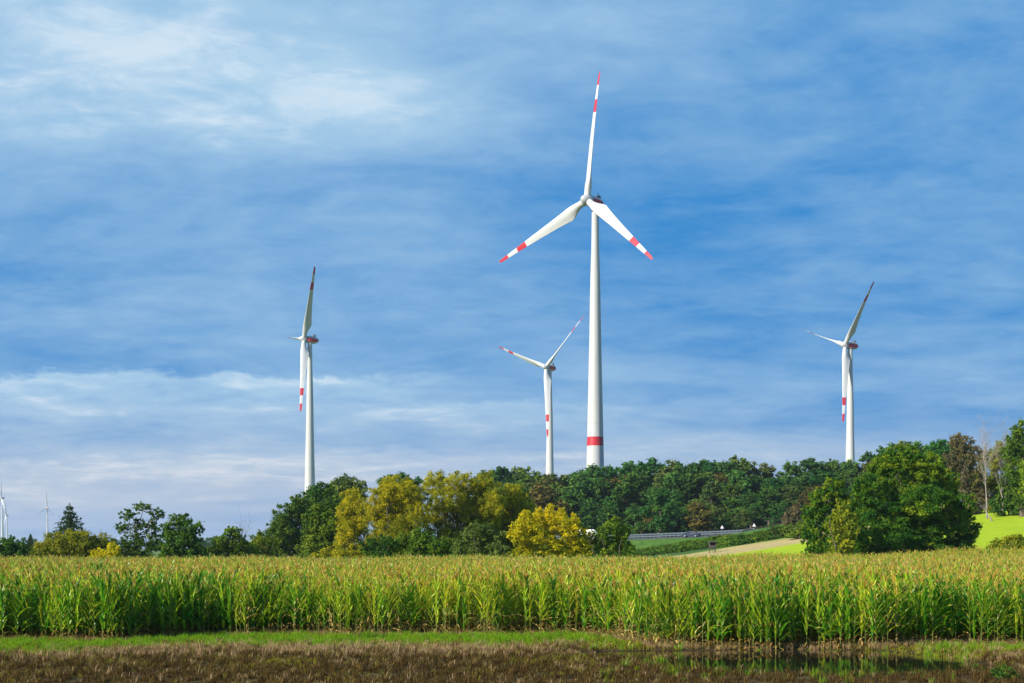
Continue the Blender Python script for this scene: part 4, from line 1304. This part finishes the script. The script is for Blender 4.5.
for k in range(5): f = k / 5 + .1; mb.tube([(-.2, -1.1 + .48 * f, hh * .5 * f), (.2, -1.1 + .48 * f, hh * .5 * f)], .02, 5)
mb.build('ladder', [M['wood']], hr)

# distant woods on the plain: countless crowns
dw_col = D.collections.new('distant_sources')
for v in range(3): dw_col.objects.link(D.objects.new('distant_%02d' % v, forest_variants[v][0]))
rgd = np.random.default_rng(41); P = []
for _ in range(900):
    y = rgd.choice([900, 1400, 2200, 2900]) + rgd.uniform(0, 60); x = rgd.uniform(-.75, .0 if y > 1000 else -.12) * y
    if nz(x, y, .004, 4) > -.05: P.append((x, y, float(hill(x, y)) - .5))
P = np.array(P)
tag(gn_scatter('distant_woods', dw_col, P, rgd.uniform(0, 6.28, len(P)), rgd.uniform(.35, .6, len(P)), rgd.integers(0, 3, len(P))), 'far low woods on the plain behind the field edge', 'woods', kind='stuff')

# ------------------------------------------------------------------ haze
HAZE = .00007
if HAZE:
    m, nt = new_mat('haze'); N_ = NT(nt)
    v = N_.n('ShaderNodeVolumePrincipled'); v.inputs['Color'].default_value = (.78, .87, 1, 1); v.inputs['Density'].default_value = HAZE; v.inputs['Anisotropy'].default_value = .2
    o = N_.n('ShaderNodeOutputMaterial'); nt.links.new(v.outputs[0], o.inputs['Volume'])
    mb = MB(); mb.box((-9200, -2700, -2.0), (9200, 11600, 190)); hz_ = mb.build('haze', [m]); tag(hz_, kind='stuff')

# ------------------------------------------------------------------ light and sky
SUN_EL, SUN_AZ = math.radians(28), math.radians(57)          # azimuth measured from behind the camera towards the left
sd = Vector((-math.sin(SUN_AZ) * math.cos(SUN_EL), -math.cos(SUN_AZ) * math.cos(SUN_EL), math.sin(SUN_EL)))
sl = D.lights.new('sun', 'SUN'); sl.energy = 5.0; sl.angle = math.radians(.6); sl.color = (1, .93, .82)
so = D.objects.new('sun', sl); COL.objects.link(so); so.rotation_euler = (-sd).to_track_quat('-Z', 'Y').to_euler(); so.location = (-100, -100, 150)

w = D.worlds.new('World'); scene.world = w; w.use_nodes = True
nt = w.node_tree; nt.nodes.clear(); N_ = NT(nt)
sky = N_.n('ShaderNodeTexSky', sky_type='NISHITA', sun_disc=False)
sky.sun_elevation = SUN_EL; sky.sun_rotation = math.atan2(sd.x, sd.y)
sky.altitude = 200; sky.air_density = 1.0; sky.dust_density = .6; sky.ozone_density = 2.0
tc = N_.n('ShaderNodeTexCoord'); gen = tc.outputs['Generated']
s = N_.n('ShaderNodeSeparateXYZ'); nt.links.new(gen, s.inputs[0]); dx, dy, dz = s.outputs
den = N_.math('MAXIMUM', N_.math('ADD', dz, .13), .05)
cxyz = N_.n('ShaderNodeCombineXYZ')
N_.set(cxyz.inputs[0], N_.math('DIVIDE', dx, den)); N_.set(cxyz.inputs[1], N_.math('DIVIDE', dy, den)); cxyz.inputs[2].default_value = 3.3
q = cxyz.outputs[0]
warp = N_.n('ShaderNodeMapping'); warp.inputs['Rotation'].default_value = (0, 0, .12); warp.inputs['Scale'].default_value = (.8, 1.0, 1); nt.links.new(q, warp.inputs[0])
f1 = N_.noise(warp.outputs[0], .6, 8, .58, .7)          # broad cloud sheets
f2 = N_.noise(warp.outputs[0], 2.1, 9, .62, .6)
f4 = N_.noise(warp.outputs[0], 7.5, 8, .65, .8)          # streaks
wl = N_.n('ShaderNodeMapping'); wl.inputs['Scale'].default_value = (11, 11, 34); nt.links.new(gen, wl.inputs[0])
f5 = N_.noise(wl.outputs[0], 1.0, 9, .62, .3)            # small lumps on the edges of the sheets
wm6 = N_.n('ShaderNodeMapping'); wm6.inputs['Scale'].default_value = (40, 40, 70); nt.links.new(gen, wm6.inputs[0])
f6 = N_.noise(wm6.outputs[0], 1.0, 7, .6, .2)
wz = N_.n('ShaderNodeMapping'); wz.inputs['Scale'].default_value = (6.0, 6.0, 20.0); nt.links.new(gen, wz.inputs[0])
f3 = N_.noise(wz.outputs[0], 1.0, 6, .55, .4)            # level bands low over the horizon


def gauss(cu, cv, ru, rv, tilt=0.0):
    """soft patch of cloud in a direction of the sky (pixel numbers of the photograph turned into directions)"""
    a0, b0 = (cu - CX) / F, (HY - cv) / F
    du = N_.math('SUBTRACT', N_.math('DIVIDE', dx, N_.math('MAXIMUM', dy, .05)), a0)
    dv = N_.math('SUBTRACT', N_.math('DIVIDE', dz, N_.math('MAXIMUM', dy, .05)), b0)
    dv = N_.math('SUBTRACT', dv, N_.math('MULTIPLY', du, tilt))
    e = N_.math('ADD', N_.math('POWER', N_.math('ABSOLUTE', N_.math('DIVIDE', du, ru / F)), 2.0), N_.math('POWER', N_.math('ABSOLUTE', N_.math('DIVIDE', dv, rv / F)), 2.0))
    return N_.math('EXPONENT', N_.math('MULTIPLY', e, -1))


def bank(cu, cv, ru, rup, rdown):
    a0, b0 = (cu - CX) / F, (HY - cv) / F
    yy = N_.math('MAXIMUM', dy, .05)
    du = N_.math('SUBTRACT', N_.math('DIVIDE', dx, yy), a0)
    dv = N_.math('SUBTRACT', N_.math('DIVIDE', dz, yy), b0)
    dv = N_.math('ADD', dv, N_.math('ADD', N_.math('MULTIPLY', N_.math('SUBTRACT', f5, .5), .034), N_.math('MULTIPLY', N_.math('SUBTRACT', f6, .5), .016)))
    top = N_.range(dv, rup / F, -rup / F); low_ = N_.range(dv, -rdown / F, 0)
    side = N_.math('EXPONENT', N_.math('MULTIPLY', N_.math('POWER', N_.math('ABSOLUTE', N_.math('DIVIDE', du, ru / F)), 4.0), -1))
    return N_.math('MULTIPLY', N_.math('MULTIPLY', top, low_), side)


cov = None
for amp, args in [(.60, (150, 105, 310, 80, .0)), (.42, (330, 90, 130, 40, -.1)), (.38, (380, 10, 330, 70, 0)), (.22, (60, 30, 180, 50, 0)), (.24, (400, 140, 140, 30, .05)), (.20, (330, 405, 420, 30, 0)),
                  (.50, (130, 485, 420, 48, 0)), (.14, (560, 450, 420, 36, 0)), (.26, (1010, 352, 110, 13, .2)), (-.20, (830, 210, 290, 190, 0)), (-.06, (130, 310, 90, 22, 0)), (.08, (200, 260, 300, 80, 0)), (.12, (640, 50, 220, 50, 0)), (.18, (880, 455, 260, 18, 0))]:
    g_ = N_.math('MULTIPLY', gauss(*args), amp)
    cov = g_ if cov is None else N_.math('ADD', cov, g_)
def cen(f, a): return N_.math('MULTIPLY', N_.math('SUBTRACT', f, .5), a)
for amp, args in [(.66, (130, 376, 310, 4, 46)), (.30, (60, 464, 150, 3, 26)), (.30, (330, 404, 380, 4, 40)), (.24, (420, 452, 300, 4, 40)), (.10, (700, 436, 330, 5, 40)), (.16, (960, 362, 90, 5, 22))]:
    cov = N_.math('ADD', cov, N_.math('MULTIPLY', bank(*args), amp))
tex = N_.math('ADD', N_.math('ADD', cen(f1, 1.05), cen(f2, 1.1)), N_.math('ADD', cen(f3, .5), N_.math('ADD', cen(f4, .5), cen(f5, .5))))
amt = N_.math('ADD', N_.math('ADD', cov, .17), tex)
veil = N_.range(amt, -.18, 1.0, 0, 1, False)
white = N_.range(N_.math('ADD', amt, N_.math('ADD', cen(f4, .7), cen(f2, .6))), .72, 1.25)
low = N_.range(dz, .03, .12)
ccol = N_.mix(low, (4.0, 4.5, 5.15), (3.15, 4.7, 6.0))       # thin lit cloud, in the sky texture's own units
ccol = N_.mix(white, ccol, N_.mix(low, (5.0, 5.2, 5.7), (4.5, 5.5, 6.4)))     # its sunlit tops
skyc = N_.mix(.94, sky.outputs[0], (.08, 1.68, 4.4))
col = N_.mix(veil, skyc, ccol)
bg = N_.n('ShaderNodeBackground'); nt.links.new(col, bg.inputs[0]); bg.inputs[1].default_value = .084
o = N_.n('ShaderNodeOutputWorld'); nt.links.new(bg.outputs[0], o.inputs['Surface'])

# ------------------------------------------------------------------ camera and render
cd = D.cameras.new('camera'); cd.sensor_width = 36; cd.lens = F / 1024 * 36
cd.shift_y = (HY - 341.5) / 1024; cd.clip_start = .5; cd.clip_end = 20000
co = D.objects.new('camera', cd); COL.objects.link(co); co.location = (0, 0, EYE); co.rotation_euler = (math.pi / 2, 0, 0)
scene.camera = co
vs = scene.view_settings; vs.view_transform = 'Standard'; vs.look = 'None'; vs.exposure = .75; vs.gamma = 1; vs.use_curve_mapping = False
cy = scene.cycles
cy.max_bounces = 6; cy.diffuse_bounces = 3; cy.glossy_bounces = 3; cy.transmission_bounces = 4; cy.volume_bounces = 0; cy.transparent_max_bounces = 6
cy.use_denoising = True
try: cy.denoiser = 'OPENIMAGEDENOISE'
except Exception: pass
scene.render.resolution_x, scene.render.resolution_y = 1024, 683
